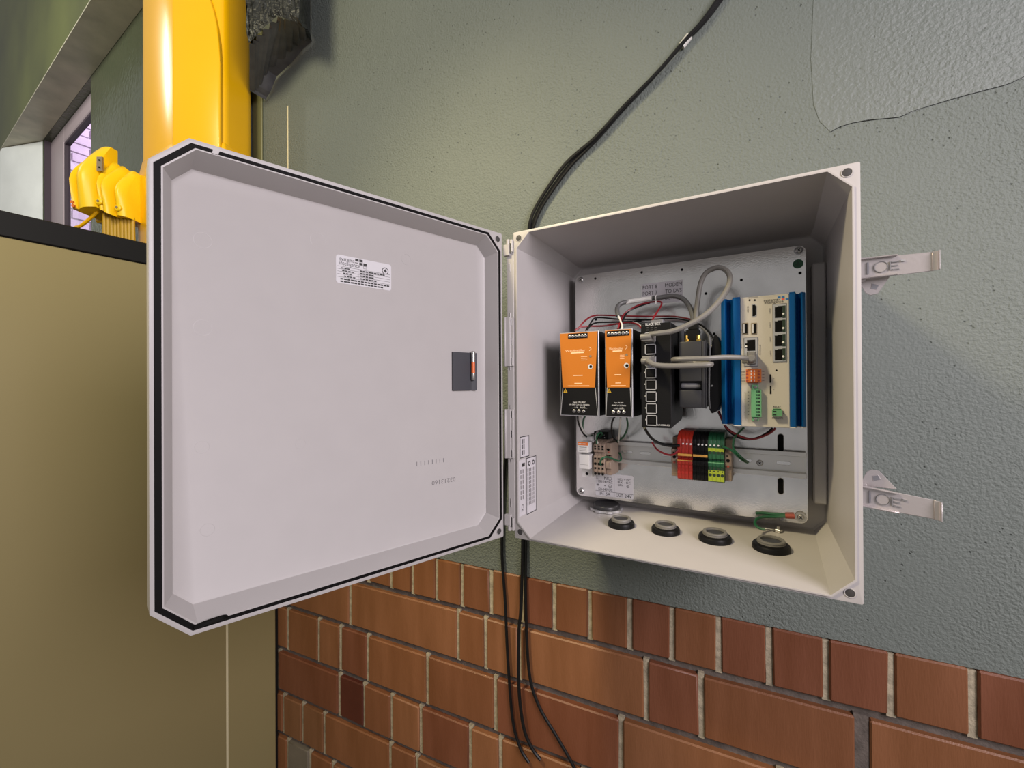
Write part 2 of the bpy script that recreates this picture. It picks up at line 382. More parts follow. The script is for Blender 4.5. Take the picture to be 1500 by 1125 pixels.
# sunlit brick wall outside
ow = MB(); ow.box(-4.75, -4.6, .42, 3.2, -1.45, 4.2, 'outmortar'); owo = struct(ow.build('wall_outside'), 'pale lilac sunlit brick wall outside the window')
zz = 1.0; row = 0
while zz < 2.9:
    yy = .44+(.11 if row % 2 else 0)
    while yy < 1.9:
        q = MB(); q.box(-4.61, -4.588+random.uniform(0, .004), yy, yy+.21, zz, zz+.066, 'outbrick'); q.build('brick', owo)
        yy += .222
    zz += .078; row += 1
fl = MB(); fl.box(-6, 3, -3.2, .9, -1.5, -1.45, 'floor'); struct(fl.build('floor'))

# olive strips where wall meets the column
tr = MB(); tr.slab(WL, -.915, -.877, -1.45, 2.2, 0, .006, 'olive'); struct(tr.build('trim_3', bevel=.002), 'olive vertical strip beside the yellow column')
tr = MB(); tr.slab(WL, -.7790, -.7745, .3, .74, 0, .0018, 'seam'); struct(tr.build('trim_4', bevel=.0006), 'thin pale vertical joint strip on the wall')

# ================================================================== CABINET
CX = -.8156
cb = thing('metal_cabinet', 'tall beige enamel cabinet with a black top edge, left of the open lid', 'cabinet', (CX-.35, -.3, -1.45))
b = MB(); b.box(CX-.62, CX, -1.15, .0242, -1.43, .2594, 'beigecab'); b.build('body', cb, bevel=.004, seg=2)
b = MB(); b.box(CX-.62, CX-.001, .0256, .148, -1.43, .2594, 'beigecab'); b.build('rear_panel', cb, bevel=.003)
b = MB(); b.box(CX-.6, CX-.0005, .0225, .0275, -1.42, .257, 'seam'); b.build('panel_seam', cb, label='pale vertical panel seam')
b = MB(); b.box(CX-.622, CX+.002, -1.152, .149, .2594, .3035, 'cabblack'); b.build('top', cb, bevel=.002, label='matt black top')
b = MB(); b.box(CX-.61, CX-.012, -1.14, .146, -1.45, -1.43, 'cabblack'); b.build('plinth', cb)
b = MB(); b.box(CX-.1, CX-.0035, .148, .1545, -1.43, .25, 'cabblack'); b.build('back_gap_shade', cb)  # black strip standing in for the shade in the gap at the wall

# ================================================================== YELLOW COLUMN AND FITTINGS
col = thing('steel_column', 'large glossy yellow painted steel column behind the cabinet', 'column', (-.98, .04, .3035))
cp = [PT(208, 235, 1.18), PT(250, 235, 1.09), PT(328, 235, 1.09), PT(368, 235, 1.18)]
cp = [V((p.x, p.y, 0)) for p in cp]+[V((-.93, .142, 0)), V((-1.12, .13, 0)), V((-1.2, .07, 0))]
b = MB(); b.loops([[p+V((0, 0, z)) for p in cp] for z in (.55, 2.2)], 'yellow', True, True); b.build('shaft', col, bevel=.018, seg=4, ang=50)
cen = sum(cp, V())/len(cp)
b = MB(); b.loops([[cen+(p-cen)*s+V((0, 0, z)) for p in cp] for s, z in ((1.06, .3035), (1.10, .50), (1.10, .545), (1.03, .585), (1.0, .605))], 'yellow', True, True); b.build('base_collar', col, bevel=.006, seg=2, ang=60)
# raised plate with an arched upper corner on the front face
f0, f1 = cp[1], cp[2]; fx = (f1-f0).normalized(); fn = V((fx.y, -fx.x, 0)); fw_ = (f1-f0).length
zc = hit(316, 30, f0, fn).z
arch = [(.01, .53), (fw_-.004, .53), (fw_-.004, .80)]
for i in range(9):
    a = i/8*math.pi/2; arch.append((fw_-.004-.085*(1-math.cos(a)), .80+.22*math.sin(a)))
arch += [(.01, 1.02)]
b = MB(); b.prism([f0+fx*u-fn*.004+V((0, 0, z)) for u, z in arch], fn*.013, 'yellow'); b.build('arched_plate', col, bevel=.004, seg=3, label='raised plate with arched corner')

jb = thing('junction_housing', 'yellow moulded housing with humped covers on black cabinet top', 'housing', PT(175, 345, 1.16))
JC = PT(175, 300, 1.16); jd = (PT(217, 300, 1.16)-PT(128, 300, 1.16)); jd.z = 0; jw = jd.length; jd.normalize(); jn = V((jd.y, -jd.x, 0))
J0 = PT(128, 300, 1.16); J0.z = 0
def JB(u, z, w_=0): return J0+jd*u+jn*w_+V((0, 0, z))
zt = PT(175, 222, 1.16).z; zb = PT(150, 318, 1.16).z
def hump(b, u0, u1, z0, z1, dep, k, lift=0, tilt=0):
    # cover arched over its top, leaning forward: profile swept across u
    n = 10; L0 = []
    for s in range(7):
        t = s/6; u = u0+(u1-u0)*t
        bulge = math.sin(math.pi*t)
        prof = []
        for i in range(n):
            q = i/(n-1)
            zz = z1-(z1-z0)*q+.006*bulge*(1-q)+tilt*t
            ww = dep*(math.sin(min(1, q*1.6)*math.pi/2))*(.78+.22*bulge)+lift+(.012*bulge*(1-abs(2*q-1)))
            prof.append(JB(u, zz, ww))
        prof += [JB(u, z0+tilt*t, lift-.02), JB(u, z1+tilt*t, lift-.02)]
        L0.append(prof)
    b.loops(L0, k, True, True)
b = MB(); hump(b, .018, .062, zb-.002, zt, .055, 'yellowcover', tilt=.012); b.build('cover', jb, label='large front hump cover', ang=60)
b = MB(); hump(b, .004, .020, zb+.004, zt-.018, .050, 'yellowcover'); b.build('end_cap', jb, ang=60)
b = MB(); hump(b, .064, .082, zb+.006, zt-.03, .042, 'yellowcover', tilt=-.006); b.build('cover', jb, ang=60)
b = MB(); hump(b, .083, .105, zb-.004, zt-.04, .052, 'yellowcover', tilt=-.008); b.build('cover', jb, ang=60)
b = MB(); hump(b, .106, .135, zb-.010, zt-.055, .042, 'yellowcover', tilt=-.004); b.build('cover', jb, ang=60)
b = MB(); b.slab(JB, .0, .14, zb-.006, zt-.06, -.06, -.018, 'yellow'); b.build('back_box', jb, bevel=.004)
for u, z in ((.073, zb+.022), (.12, zb+.006)):
    b = MB(); b.lathe(JB(u, z, .040), jn, [(.0085, 0), (.0085, .006), (.006, .008)], 'yellowcover', 14); b.lathe(JB(u, z, .048), jn, [(.003, 0), (.003, .0015)], 'plate_metal', 10); b.build('bolt', jb)
b = MB(); b.slab(JB, .066, .080, zt-.072, zt-.036, .040, .0445, 'plate_metal')
for z in (zt-.045, zt-.063): b.lathe(JB(.073, z, .0445), jn, [(.0022, 0), (.0022, .001)], 'hole', 8)
b.build('name_plate', jb, label='small brown riveted plate')
b = MB(); b.lathe(JB(.012, zb+.018, .05), jn, [(.004, 0), (.004, .004)], 'dorange', 10); b.lathe(JB(.017, zb+.008, .052), jn, [(.004, 0), (.004, .004)], 'dorange', 10); b.build('bolt', jb)
ztop = .3035
for i in range(9):
    u = .056+i*.0092
    b = MB(); b.tube([JB(u, zb+.01, .012), JB(u+.002, zb-.04, .014), JB(u+.001, ztop+.03, .010+.003*(i % 2)), JB(u, ztop+.0048, .012)], .0048, 'ycable', 8)
    tag(b.build('cable'), 'ochre yellow cable under the yellow housing, %s from the left in its bundle' % ('first', 'second', 'third', 'fourth', 'fifth', 'sixth', 'seventh', 'eighth', 'ninth')[i], 'cable', 'ochre cables under the yellow housing')
b = MB(); b.tube([JB(.045, zb+.006, .02), JB(.028, zb-.012, .022), JB(.002, zb-.030, .02), JB(-.03, zb-.043, .01), JB(-.06, ztop+.0042, 0)], .0042, 'yellow', 8)
tag(b.build('conduit'), 'thin yellow conduit bending down left of the yellow housing', 'conduit')

# ================================================================== INSULATION SLEEVE, top left
RG = [(368.6, 66), (376, 58), (391, 43), (410, 26), (416, 28), (432, 33), (446, 41)]
LG = [(368.6, 134), (372, 131), (379, 125), (391, 102), (415, 83), (432, 66), (449, 54)]
def WH(px, py, off): return hit(px, py, W0+WN*off, WN)
def resample(pts, n):
    o = []
    for i in range(n):
        t = i/(n-1)*(len(pts)-1); k = min(int(t), len(pts)-2); f = t-k
        o.append(pts[k].lerp(pts[k+1], f))
    return o
NS = 41
up_e = resample([WH(px, py, .125-.0035*i) for i, (px, py) in enumerate(RG)], NS)
lo_e = resample([WH(px, py, .045-.004*i) for i, (px, py) in enumerate(LG)], NS)
sl = thing('insulation_sleeve', 'dark crumpled foil insulation sleeve hanging beside the yellow column', 'insulation', lo_e[20])
jit = lambda a: V((random.uniform(-a, a), random.uniform(-a, a), random.uniform(-a, a)))
b = MB(); ls = []
for t in (0, .3, .65, 1):
    ls.append([u_.lerp(l_, t)+WN*(.005*(1 if i % 4 < 2 else -1))+jit(.0006) for i, (u_, l_) in enumerate(zip(up_e, lo_e))])
vs = [p for l in ls for p in l]; b.add(vs, [[r_*NS+i, r_*NS+i+1, (r_+1)*NS+i+1, (r_+1)*NS+i] for r_ in range(3) for i in range(NS-1)], 'foil_rib')
wv = [l_-WN*(.04-.004*6*i/(NS-1)) for i, l_ in enumerate(lo_e)]
b.add(list(ls[-1])+wv, [[i, i+1, NS+i+1, NS+i] for i in range(NS-1)], 'foil_rib')
b.build('ribbed_underside', sl, ang=12, label='ribbed dark underside')
b = MB(); ls = []
for j in range(34):
    h_ = 0 if j == 0 else (j/33)**1.3*1.25
    row_ = [p+V((0, 0, h_))+WN*(.006+(.006 if j else 0))+jit(.0035 if j else .001) for p in up_e]
    e_ = up_e[-1]+V((0, 0, h_)); wp = WH(455, 49, .001)+V((0, 0, h_)); row_ += [e_.lerp(wp, .35)+jit(.003), e_.lerp(wp, .7)+jit(.003), wp]
    ls.append(row_)
n_ = len(ls[0]); b.add([p for l in ls for p in l], [[r_*n_+i, r_*n_+i+1, (r_+1)*n_+i+1, (r_+1)*n_+i] for r_ in range(33) for i in range(n_-1)], 'foil')
b.add([up_e[-1]+WN*.012]+ls[0][-3:]+[wv[-1], lo_e[-1]], [[0, 1, 2, 3, 4, 5]], 'foil')
b.build('foil_jacket', sl, ang=14)

# ================================================================== BLACK CABLES
ctop = [(-.0718, .3083), (-.0517, .3455), (-.0003, .403), (.0522, .4393), (.1056, .4837), (.1593, .5244), (.2034, .5632), (.2293, .5836), (.2577, .6141), (.33, .70), (.45, .84)]
def cab(off, ph, low, lab, r=.0029):
    pts = []
    for i, (s, z) in enumerate(ctop[::-1]):
        w_ = math.sin(i*.8+ph)*.0013 if z > .42 else math.sin(ph)*.0036
        pts.append(WL(s+w_, z-w_, .0055+off))
    pts += [WL(s, z, o) for s, z, o in low]
    b = MB(); b.tube(pts, r, 'wblack', 8, 5); tag(b.build('black_cable'), lab, 'cable')
cab(0, 0, [(-.082, .27, .004), (-.10, .15, .004), (-.13, -.1, .005), (-.1422, -.3056, .006), (-.1338, -.4255, .009), (-.1284, -.5316, .010), (-.1187, -.649, .010), (-.103, -.70, .010), (-.084, -.7227, .010)], 'black cable hanging leftmost below the hinge, hooked back at its end')
cab(.001, 2.1, [(-.078, .27, .005), (-.088, .1, .005), (-.0901, -.1, .005), (-.0901, -.3005, .006), (-.0894, -.4161, .009), (-.0829, -.5457, .010), (-.0634, -.605, .011), (-.026, -.653, .011), (.0103, -.705, .010), (.04, -.78, .010), (.06, -.9, .010)], 'black cable below the hinge swinging rightmost across the bricks')
cab(.005, 4.2, [(-.080, .27, .006), (-.092, .1, .009), (-.0945, -.1, .010), (-.0945, -.3, .010), (-.0975, -.43, .0135), (-.101, -.4712, .0155), (-.102, -.5775, .0155), (-.0923, -.6535, .0155), (-.076, -.69, .013), (-.0598, -.7072, .011)], 'short middle black cable below the hinge, behind the rightmost one', .0032)
b = MB(); q0 = WL(.2034-.006, .5632-.006, .0055); q1 = WL(.2034+.006, .5632+.006, .0055); b.cyl(q0, q1, .0062, 'wwhite', 10); tag(b.build('cable_clip'), 'small white clip around the black cable high on the wall', 'clip')

# ================================================================== ENCLOSURE
W, H = .3978, .44; h2 = H/2
en = thing('enclosure', 'grey plastic electrical enclosure on wall with lid hinged open', 'enclosure', (.2, .1, -.22))
def octo(x0, x1, z0, z1, c, y, cl=None):
    cl = c if cl is None else cl
    return [V(p) for p in ((x0+cl, y, z0), (x1-c, y, z0), (x1, y, z0+c), (x1, y, z1-c), (x1-c, y, z1), (x0+cl, y, z1), (x0, y, z1-cl), (x0, y, z0+cl))]
b = MB()
IX0, IX1, IZ = .0069, .3908, .2157
o1 = octo(0, W, -h2, h2, .0012, 0); ob = octo(0, W, -h2, h2, .0012, .014); oc = octo(.004, W-.004, -h2+.004, h2-.004, .016, .0142); od = octo(.012, W-.012, -h2+.012, h2-.012, .016, .207)
i1 = octo(IX0-.002, IX1+.002, -IZ-.002, IZ+.002, .0205, 0); i2 = octo(IX0-.0018, IX1+.0018, -IZ-.0018, IZ+.0018, .0205, -.0022); i3 = octo(IX0, IX1, -IZ, IZ, .020, -.0022)
i4 = octo(.0125, .3865, -.2065, .2085, .0145, .197); i5 = octo(.0145, .3845, -.2045, .2065, .0145, .2)
b.loops([od, oc, ob, o1, i1, i2, i3, i4, i5], 'box', True, True)
for x, z in ((.0093, .2104), (.3872, .2115), (.387, -.2105), (.0089, -.2104)):
    b.lathe((x, -.0001, z), FR, [(.0044, 0), (.0044, .0003)], 'box_dark', 16); b.ring((x, -.0003, z), FR, .0042, .005, .0004, 'box', 16)
# bosses that carry the plate
b.build('body', en, bevel=.0009, seg=2, ang=30)
for x, z in ((.043, .176), (.350, .176), (.043, -.179), (.350, -.179)):
    b = MB(); b.cyl((x, .1685, z), (x, .201, z), .009, 'box', 14); b.build('boss', en)
b = MB(); b.prism([(.3700, .178, .165), (.3862, .178, .165), (.3862, .199, .165), (.3700, .199, .165)], (0, 0, -.33), 'box'); b.build('side_rib', en, bevel=.002)
for x, z in ((.04, .19), (.355, .19), (.04, -.19), (.355, -.19)):
    b = MB(); yw = (W0+WD*x).y; b.cyl((x, .206, z), (x, yw+.003, z), .012, 'box', 12); b.build('wall_foot', en)
# hinge
b = MB(); b.box(-.0105, .0005, -.0006, .004, -.198, .198, 'box')
for z in (.170, .0985, .0275, -.0345, -.1055, -.1705):
    b.box(-.0068, -.0050, -.0012, .0, z-.0065, z+.0065, 'hole')
b.build('hinge_leaf', en, bevel=.0006)
for zc_, hh in ((.0625, .0355), (-.0705, .0355)):
    b = MB(); b.box(-.0142, -.0035, -.0045, .002, zc_-hh, zc_+hh, 'box'); b.box(-.0035, .0008, -.0026, .001, zc_-hh, zc_+hh, 'box')
    for d in (-.028, 0, .028): b.box(-.0034, -.0012, -.0031, -.002, zc_+d-.0055, zc_+d+.0055, 'hole')
    b.cyl((-.0118, -.0046, zc_-hh), (-.0118, -.0046, zc_+hh), .0014, 'box', 8)
    b.build('hinge_knuckle', en, bevel=.0006)
for s in (1, -1):
    b = MB(); b.box(-.0142, -.0045, -.005, .002, s*.187, s*.203, 'box'); b.box(-.0045, .0, -.003, .002, s*.192, s*.210, 'box'); b.box(-.0043, -.0012, -.0036, -.002, s*.190, s*.205, 'box_dark'); b.cyl((-.008, -.001, s*.203), (-.008, -.001, s*.211), .0028, 'box', 10)
    b.build('hinge_clip', en, bevel=.0006)
# lid
def lo(u0, u1, v0, v1, c0, c1, k): return [LD(u, v, k) for u, v in ((u0+c0, v0), (u1-c1, v0), (u1, v0+c1), (u1, v1-c1), (u1-c1, v1), (u0+c0, v1), (u0, v1-c0), (u0, v0+c0))]
b = MB()
LDP = -.026
b.loops([lo(.004, W-.004, -h2+.004, h2-.004, .012, .026, LDP-.004), lo(.0, W, -h2, h2, .0015, .028, LDP+.002), lo(0, W, -h2, h2, .0015, .028, 0),
         lo(.0030, .3946, -.2162, .2162, .0225, .0262, 0), lo(.0030, .3946, -.2162, .2162, .0225, .0262, -.002), lo(.0078, .3895, -.2124, .2124, .0205, .0240, -.002), lo(.0078, .3895, -.2124, .2124, .0205, .0240, .0008),
         lo(.0092, .3882, -.2112, .2112, .0202, .0235, .0008), lo(.0120, .3800, -.2030, .2030, .0150, .0150, LDP+.001), lo(.0140, .3780, -.2012, .2012, .0150, .0150, LDP)], 'box', True, True)
for v in (.2104, -.2104):
    b.lathe(LD(.0085, v, -.0001), LN, [(.0044, 0), (.0044, .0003)], 'box_dark', 16); b.ring(LD(.0085, v, .0), LN, .0042, .005, .0006, 'box', 16)
for px, py, r in ((297, 352, .0075), (466, 352, .0085), (595, 380, .0068), (297, 480, .0075), (296, 655, .006), (304, 776, .006), (440, 650, .0055), (560, 480, .0055)):
    u, v = LPX(px, py, LDP); b.ring(LD(u, v, LDP-.0001), LN, r-.0003, r, .00028 if px == 595 else .00016, 'box', 22)
lid = b.build('lid', en, bevel=.0008, seg=2, ang=25)
b = MB(); b.loops([lo(.0032, .3944, -.2160, .2160, .0225, .0262, -.0015), lo(.0033, .3943, -.2159, .2159, .0225, .0262, .0008), lo(.0076, .3897, -.2126, .2126, .0206, .0241, .0008), lo(.0077, .3896, -.2125, .2125, .0206, .0241, -.0015)], 'gasket')
b.build('gasket', lid, label='black rubber gasket')
b = MB(); u, v = LPX(318, 219, 0)
b.prism([LD(u+.003, .2165, .0006), LD(u-.002, .2165, .0006), LD(u-.0005, .212, .0006), LD(u+.0042, .212, .0006)], LN*.001, 'box'); b.build('gasket_joint', lid, label='pale gap in the gasket')
b = MB(); u, v = LPX(316, 912, 0)
b.tube([LD(u+.016, -.2135, .001), LD(u+.008, -.2115, .003), LD(u-.004, -.2112, .003), LD(u-.008, -.2128, .001)], .0022, 'gasket', 6); b.build('gasket_end', lid, label='lifted loose end of the gasket')
# sticker on the lid
u0, v1 = LPX(492, 372, LDP); u1, v0 = LPX(573, 427, LDP); v1 = .1505; v0 = .118
UD = -LE   # reading direction, from the free edge towards the hinge
def LS(u, v): return LD(u0-u, v0+v, LDP+.00035)
wS, hS = u0-u1, v1-v0
def rrect(w_, h_, r, n=4):
    o = []
    for cx, cy, a0 in ((w_-r, r, -90), (w_-r, h_-r, 0), (r, h_-r, 90), (r, r, 180)):
        for i in range(n+1):
            a = R(a0+90*i/n); o.append((cx+r*math.cos(a), cy+r*math.sin(a)))
    return o
b = MB(); b.prism([LD(u0-a, v0+c, LDP-.00005) for a, c in rrect(wS, hS, .003)], LN*.0003, 'paper')
b.text('systems', LS(.004, .0262), UD, UZ, .0066, 'ink', width=.0175); b.text('intelligence', LS(.004, .0215), UD, UZ, .0066, 'ink', width=.024)
def bar(b, fn, u, v, w_, h_, k='ink'): b.add([fn(u, v), fn(u+w_, v), fn(u+w_, v+h_), fn(u, v+h_)], [[0, 1, 2, 3]], k)
for u, v in ((.0225, .0285), (.0275, .0285), (.0275, .0248), (.0325, .0248)): bar(b, LS, u, v, .0042, .003)
bar(b, LS, .0325, .0215, .0042, .0003); bar(b, LS, .0325, .0242, .0042, .0003); bar(b, LS, .0325, .0215, .0003, .003); bar(b, LS, .0364, .0215, .0003, .003); bar(b, LS, .022, .0262, .004, .0012, 'greyink')
cc = LS(.0605, .0235); b.ring(cc, LN, .0035, .0043, .00005, 'ink', 20)
lf = [(0, .0026), (.0007, .0012), (.0018, .0015), (.0013, .0004), (.0025, -.0003), (.0009, -.001), (.0002, -.0012), (.0002, -.0026), (-.0002, -.0026), (-.0002, -.0012), (-.0009, -.001), (-.0025, -.0003), (-.0013, .0004), (-.0018, .0015), (-.0007, .0012)]
b.add([cc+UD*a+UZ*c+LN*.00005 for a, c in lf], [list(range(len(lf)))], 'ink')
for v in (.0195, .0165, .0135, .0105, .0072): bar(b, LS, .0015, v, wS-.003, .0003)
bar(b, LS, .026, .0072, .0003, .0123)
for i, v in enumerate((.0172, .0142, .0112, .0080)):
    for j in range(3+i % 2): bar(b, LS, .006+j*.0036+.001*i, v, .0028, .0014, 'ink')
    for j in range((9, 5, 5, 6)[i]): bar(b, LS, .028+j*.0036, v, .003, .0016, 'ink')
for v, n in ((.0045, 15), (.0016, 13)):
    for j in range(n): bar(b, LS, .005+j*.0041, v, .0034, .0017, 'ink')
b.build('sticker', lid, label='white maker sticker with maple leaf emblem')
# foam pad with fuse, moulded numbers
pa, pv = LPX(661.5, 514, LDP); pb, _ = LPX(696, 516, LDP); p0v = -.0075; p1v = .0465
b = MB(); b.prism([LD(pa, p0v, LDP-.0002), LD(pa, p0v, LDP+.003), LD(pb+.012, p0v, LDP+.003), LD(pb+.008, p0v, LDP+.0015), LD(pb+.004, p0v, LDP+.004), LD(pb, p0v, LDP+.004), LD(pb, p0v, LDP-.0002)], (0, 0, p1v-p0v), 'pad'); b.build('fuse_pad', lid, bevel=.0005, label='slate grey foam pad')
fu, _ = LPX(689, 535, LDP); fz0, fz1 = .0075, .0475
ft = thing('fuse', 'small orange cartridge fuse with silver caps on the lid pad', 'fuse', LD(fu, fz0, LDP+.006))
FC = lambda z: LD(fu-.0005, z, LDP+.0058)
b = MB(); b.cyl(FC(fz0+.009), FC(fz1-.013), .0027, 'lens', 14); b.build('fuse_body', ft)
b = MB(); b.lathe(FC(fz0), UZ, [(.0025, 0), (.003, .0008), (.003, .0098)], 'screw', 14); b.build('cap', ft)
b = MB(); b.lathe(FC(fz1-.0145), UZ, [(.003, 0), (.003, .0135), (.0026, .0143)], 'screw', 14); b.lathe(FC(fz1-.002), UZ, [(.0034, 0), (.0034, .002), (.002, .0032)], 'screw', 14); b.build('cap', ft)
b = MB(); u, v = LPX(667, 707, LDP); u_, v_ = LPX(634, 716, LDP)
b.text('03213160', LD(u, v+.008, LDP+.0002), LE, -UZ, .0085, 'greyink', width=abs(u-u_)+.0015)
b.build('moulded_number', lid, label='inverted part number'); b = MB()
u, v = LPX(650, 677, LDP); u_, v_ = LPX(611, 683, LDP)
for i in range(8):
    uu = u+(u_-u)*i/7; b.add([LD(uu, v+.000, LDP+.0002), LD(uu+.0009, v+.000, LDP+.0002), LD(uu+.0009, v+.0055, LDP+.0002), LD(uu, v+.0055, LDP+.0002)], [[0, 1, 2, 3]], 'greyink' if i % 3 else 'mgrey')
b.build('moulded_marks', lid, label='faint row of moulded marks')
# stickers on the left inner side wall (their text runs downwards)
def LW(y, z, o=.0004): return V((.0069+(.0125-.0069)*y/.197+o, y, z))
def sideplate(ya, yb, za, zb_, marks, lab, border=True):
    b = MB(); k = .0002
    b.prism([LW(ya, za, 0), LW(yb, za, 0), LW(yb, zb_, 0), LW(ya, zb_, 0)], (k+.0002, 0, 0), 'palelabel')
    if border:
        for y0, y1, z0, z1 in ((ya, yb, zb_-.0012, zb_), (ya, yb, za, za+.0012), (ya, ya+.0012, za, zb_), (yb-.0012, yb, za, zb_)): b.add([LW(y0, z0, .0006), LW(y1, z0, .0006), LW(y1, z1, .0006), LW(y0, z1, .0006)], [[0, 1, 2, 3]], 'ink')
    for y0, y1, z0, z1 in marks: b.add([LW(y0, z0, .0006), LW(y1, z0, .0006), LW(y1, z1, .0006), LW(y0, z1, .0006)], [[0, 1, 2, 3]], 'greyink')
    return b
def yz(px, py): p = PX(px, py, .008); return p.y, p.z
a0 = yz(762, 640); a1 = yz(775, 668); c0 = yz(771, 671); c1 = yz(785, 747); d0 = yz(761, 675); d1 = yz(770, 753)
b = sideplate(a0[0], a1[0], a1[1], a0[1], [], 'x')
for i in range(2):
    for j in range(3): zt_ = a0[1]-.004-j*.008; yy = a0[0]+.005+i*.005; b.add([LW(yy, zt_, .0006), LW(yy+.003, zt_, .0006), LW(yy+.003, zt_-.0068, .0006), LW(yy, zt_-.0068, .0006)], [[0, 1, 2, 3]], 'ink')
b.build('side_label', en, label='small bordered white label, upper of two')
b = sideplate(c0[0], c1[0], c1[1], c0[1], [], 'x')
cw = c1[0]-c0[0]
for i in range(5):
    for j in range(9): zt_ = c0[1]-.016-j*.0062; yy = c0[0]+.003+i*cw*.15; b.add([LW(yy, zt_, .0006), LW(yy+cw*.07, zt_, .0006), LW(yy+cw*.07, zt_-.0052, .0006), LW(yy, zt_-.0052, .0006)], [[0, 1, 2, 3]], 'greyink')
for yy in (.3, .7):
    b.ring(LW(c0[0]+cw*yy, c0[1]-.009, .0006), RX3, .0020, .0036, .0001, 'ink', 14)
b.build('side_label', en, label='large bordered white rating label')
b = sideplate(d0[0], d1[0], d1[1], d0[1], [], 'x', border=False)
dw = d1[0]-d0[0]
for i in range(2):
    for j in range(6): zt_ = d0[1]-.014-j*.0075; yy = d0[0]+dw*(.2+.35*i); b.add([LW(yy, zt_, .0006), LW(yy+dw*.13, zt_, .0006), LW(yy+dw*.13, zt_-.006, .0006), LW(yy, zt_-.006, .0006)], [[0, 1, 2, 3]], 'greyink')
b.text('CE', LW(d0[0]+dw*.35, d1[1]+.016, .0006), (0, 0, -1), (0, 1, 0), .009, 'ink'); b.add([LW(d0[0]+dw*.45, d0[1]-.005, .0006), LW(d0[0]+dw*.9, d0[1]-.005, .0006), LW(d0[0]+dw*.9, d0[1]-.010, .0006), LW(d0[0]+dw*.45, d0[1]-.010, .0006)], [[0, 1, 2, 3]], 'ink')
b.build('side_label', en, label='narrow white label with CE mark')

# latches
def latch(zl, sgn, drop):
    lt = MB()
    def Q(x, z, y=0): return V((x, .014+y, zl+z-drop*(x-.40)/.055))
    lt.prism([Q(.392, .0105), Q(.455, .0092), Q(.455, -.0092), Q(.392, -.0105)], (0, .0012, 0), 'steel')
    lo_ = lt.build('latch', en, bevel=.0004, label='polished steel draw latch')
    f = MB()
    for s in (1, -1): f.prism([Q(.392, s*.0105), Q(.428, s*.0101), Q(.428, s*.0088), Q(.392, s*.009)], (0, -.0045, 0), 'steel')
    f.build('latch_flange', lo_, bevel=.0004)
    f = MB(); cx = .4155; f.ring(Q(cx, 0, -.0003), FR, .0051, .0056, .0010, 'mgrey', 20); f.lathe(Q(cx, 0, -.0001), FR, [(.0049, 0), (.0049, .0006)], 'steel', 20)
    f.prism([Q(.4045, .006, -.0003), Q(.4058, .006, -.0003), Q(.4062, 0, -.0003), Q(.4058, -.006, -.0003), Q(.4045, -.006, -.0003)], (0, -.0012, 0), 'mgrey')
    for dx, dz, ww, hh in ((.4225, 0, .0012, .0085), (.4262, .0036, .0055, .0011), (.4262, .0, .0045, .0011), (.4268, -.0038, .0052, .0011)): f.prism([Q(dx-ww/2, dz-hh/2, -.0001), Q(dx+ww/2, dz-hh/2, -.0001), Q(dx+ww/2, dz+hh/2, -.0001), Q(dx-ww/2, dz+hh/2, -.0001)], (0, -.0012, 0), 'mgrey')
    f.prism([Q(.4305, .0048, -.0001), Q(.434, .0044, -.0001), Q(.434, .003, -.0001), Q(.4305, .003, -.0001)], (0, -.0014, 0), 'screw')
    f.build('latch_spring', lo_)
    f = MB(); e = [(0, 0), (.0035, -.0006), (.0052, -.003), (.0046, -.006), (.0036, -.0058), (.004, -.0034), (.003, -.0018), (0, -.0012)]
    f.prism([Q(.4535+a, .0092, c) for a, c in e], (0, 0, -.0184), 'steel'); f.build('latch_lip', lo_, bevel=.0003)
    f = MB(); z1 = -.012 if sgn > 0 else .012; s = -1 if sgn > 0 else 1
    tri = [(.398, zl+z1-s*.004), (.428 if sgn < 0 else .4245, zl+z1-s*.004), (.4145, zl+z1+s*.013), (.4085, zl+z1+s*.014), (.4045, zl+z1+s*.011)]
    f.prism([(x, .022, z) for x, z in tri], (0, .0015, 0), 'steel'); f.prism([(.4095, .0216, zl+z1+s*.002), (.4155, .0216, zl+z1+s*.0045), (.4135, .0216, zl+z1+s*.009), (.4085, .0216, zl+z1+s*.0075)], (0, .0005, 0), 'mgrey'); f.build('strike_plate', lo_, bevel=.0003)
    f = MB(); f.box(.3945, .4035, .0155, .03, zl-.012, zl+.012, 'steel'); f.build('latch_mount', lo_, bevel=.0006)
latch(.1157, 1, -.0002); latch(-.1145, -1, .0072)

# ================================================================== MOUNTING PLATE
pl = thing('mounting_plate', 'galvanized steel mounting plate inside the grey enclosure', 'plate', (.196, .167, -.19))
PX0, PX1, PZ0, PZ1 = .0292, .3628, -.1909, .1880; PY = .165
rr = [(PX0+a, PZ0+c) for a, c in rrect(PX1-PX0, PZ1-PZ0, .009, 5)]
b = MB(); b.prism([(x, PY, z) for x, z in rr], (0, .0028, 0), 'galv')
for x0, x1 in ((PX0, PX0+.0015), (PX1-.0015, PX1)): b.box(x0, x1, PY+.002, PY+.012, PZ0+.012, PZ1-.012, 'galv')
for z0, z1 in ((PZ0, PZ0+.0015), (PZ1-.0015, PZ1)): b.box(PX0+.012, PX1-.012, PY+.002, PY+.012, z0, z1, 'galv')
def hole(px, py, r): 
    p = P(px, py, PY); b.lathe((p.x, PY+.0002, p.z), FR, [(r, 0), (r, .0004)], 'hole', 12)
for px, py in ((872, 408), (940, 399), (999, 395), (1086, 410), (1034, 430), (1046, 489), (1172, 400), (873, 468)): hole(px, py, .0021)
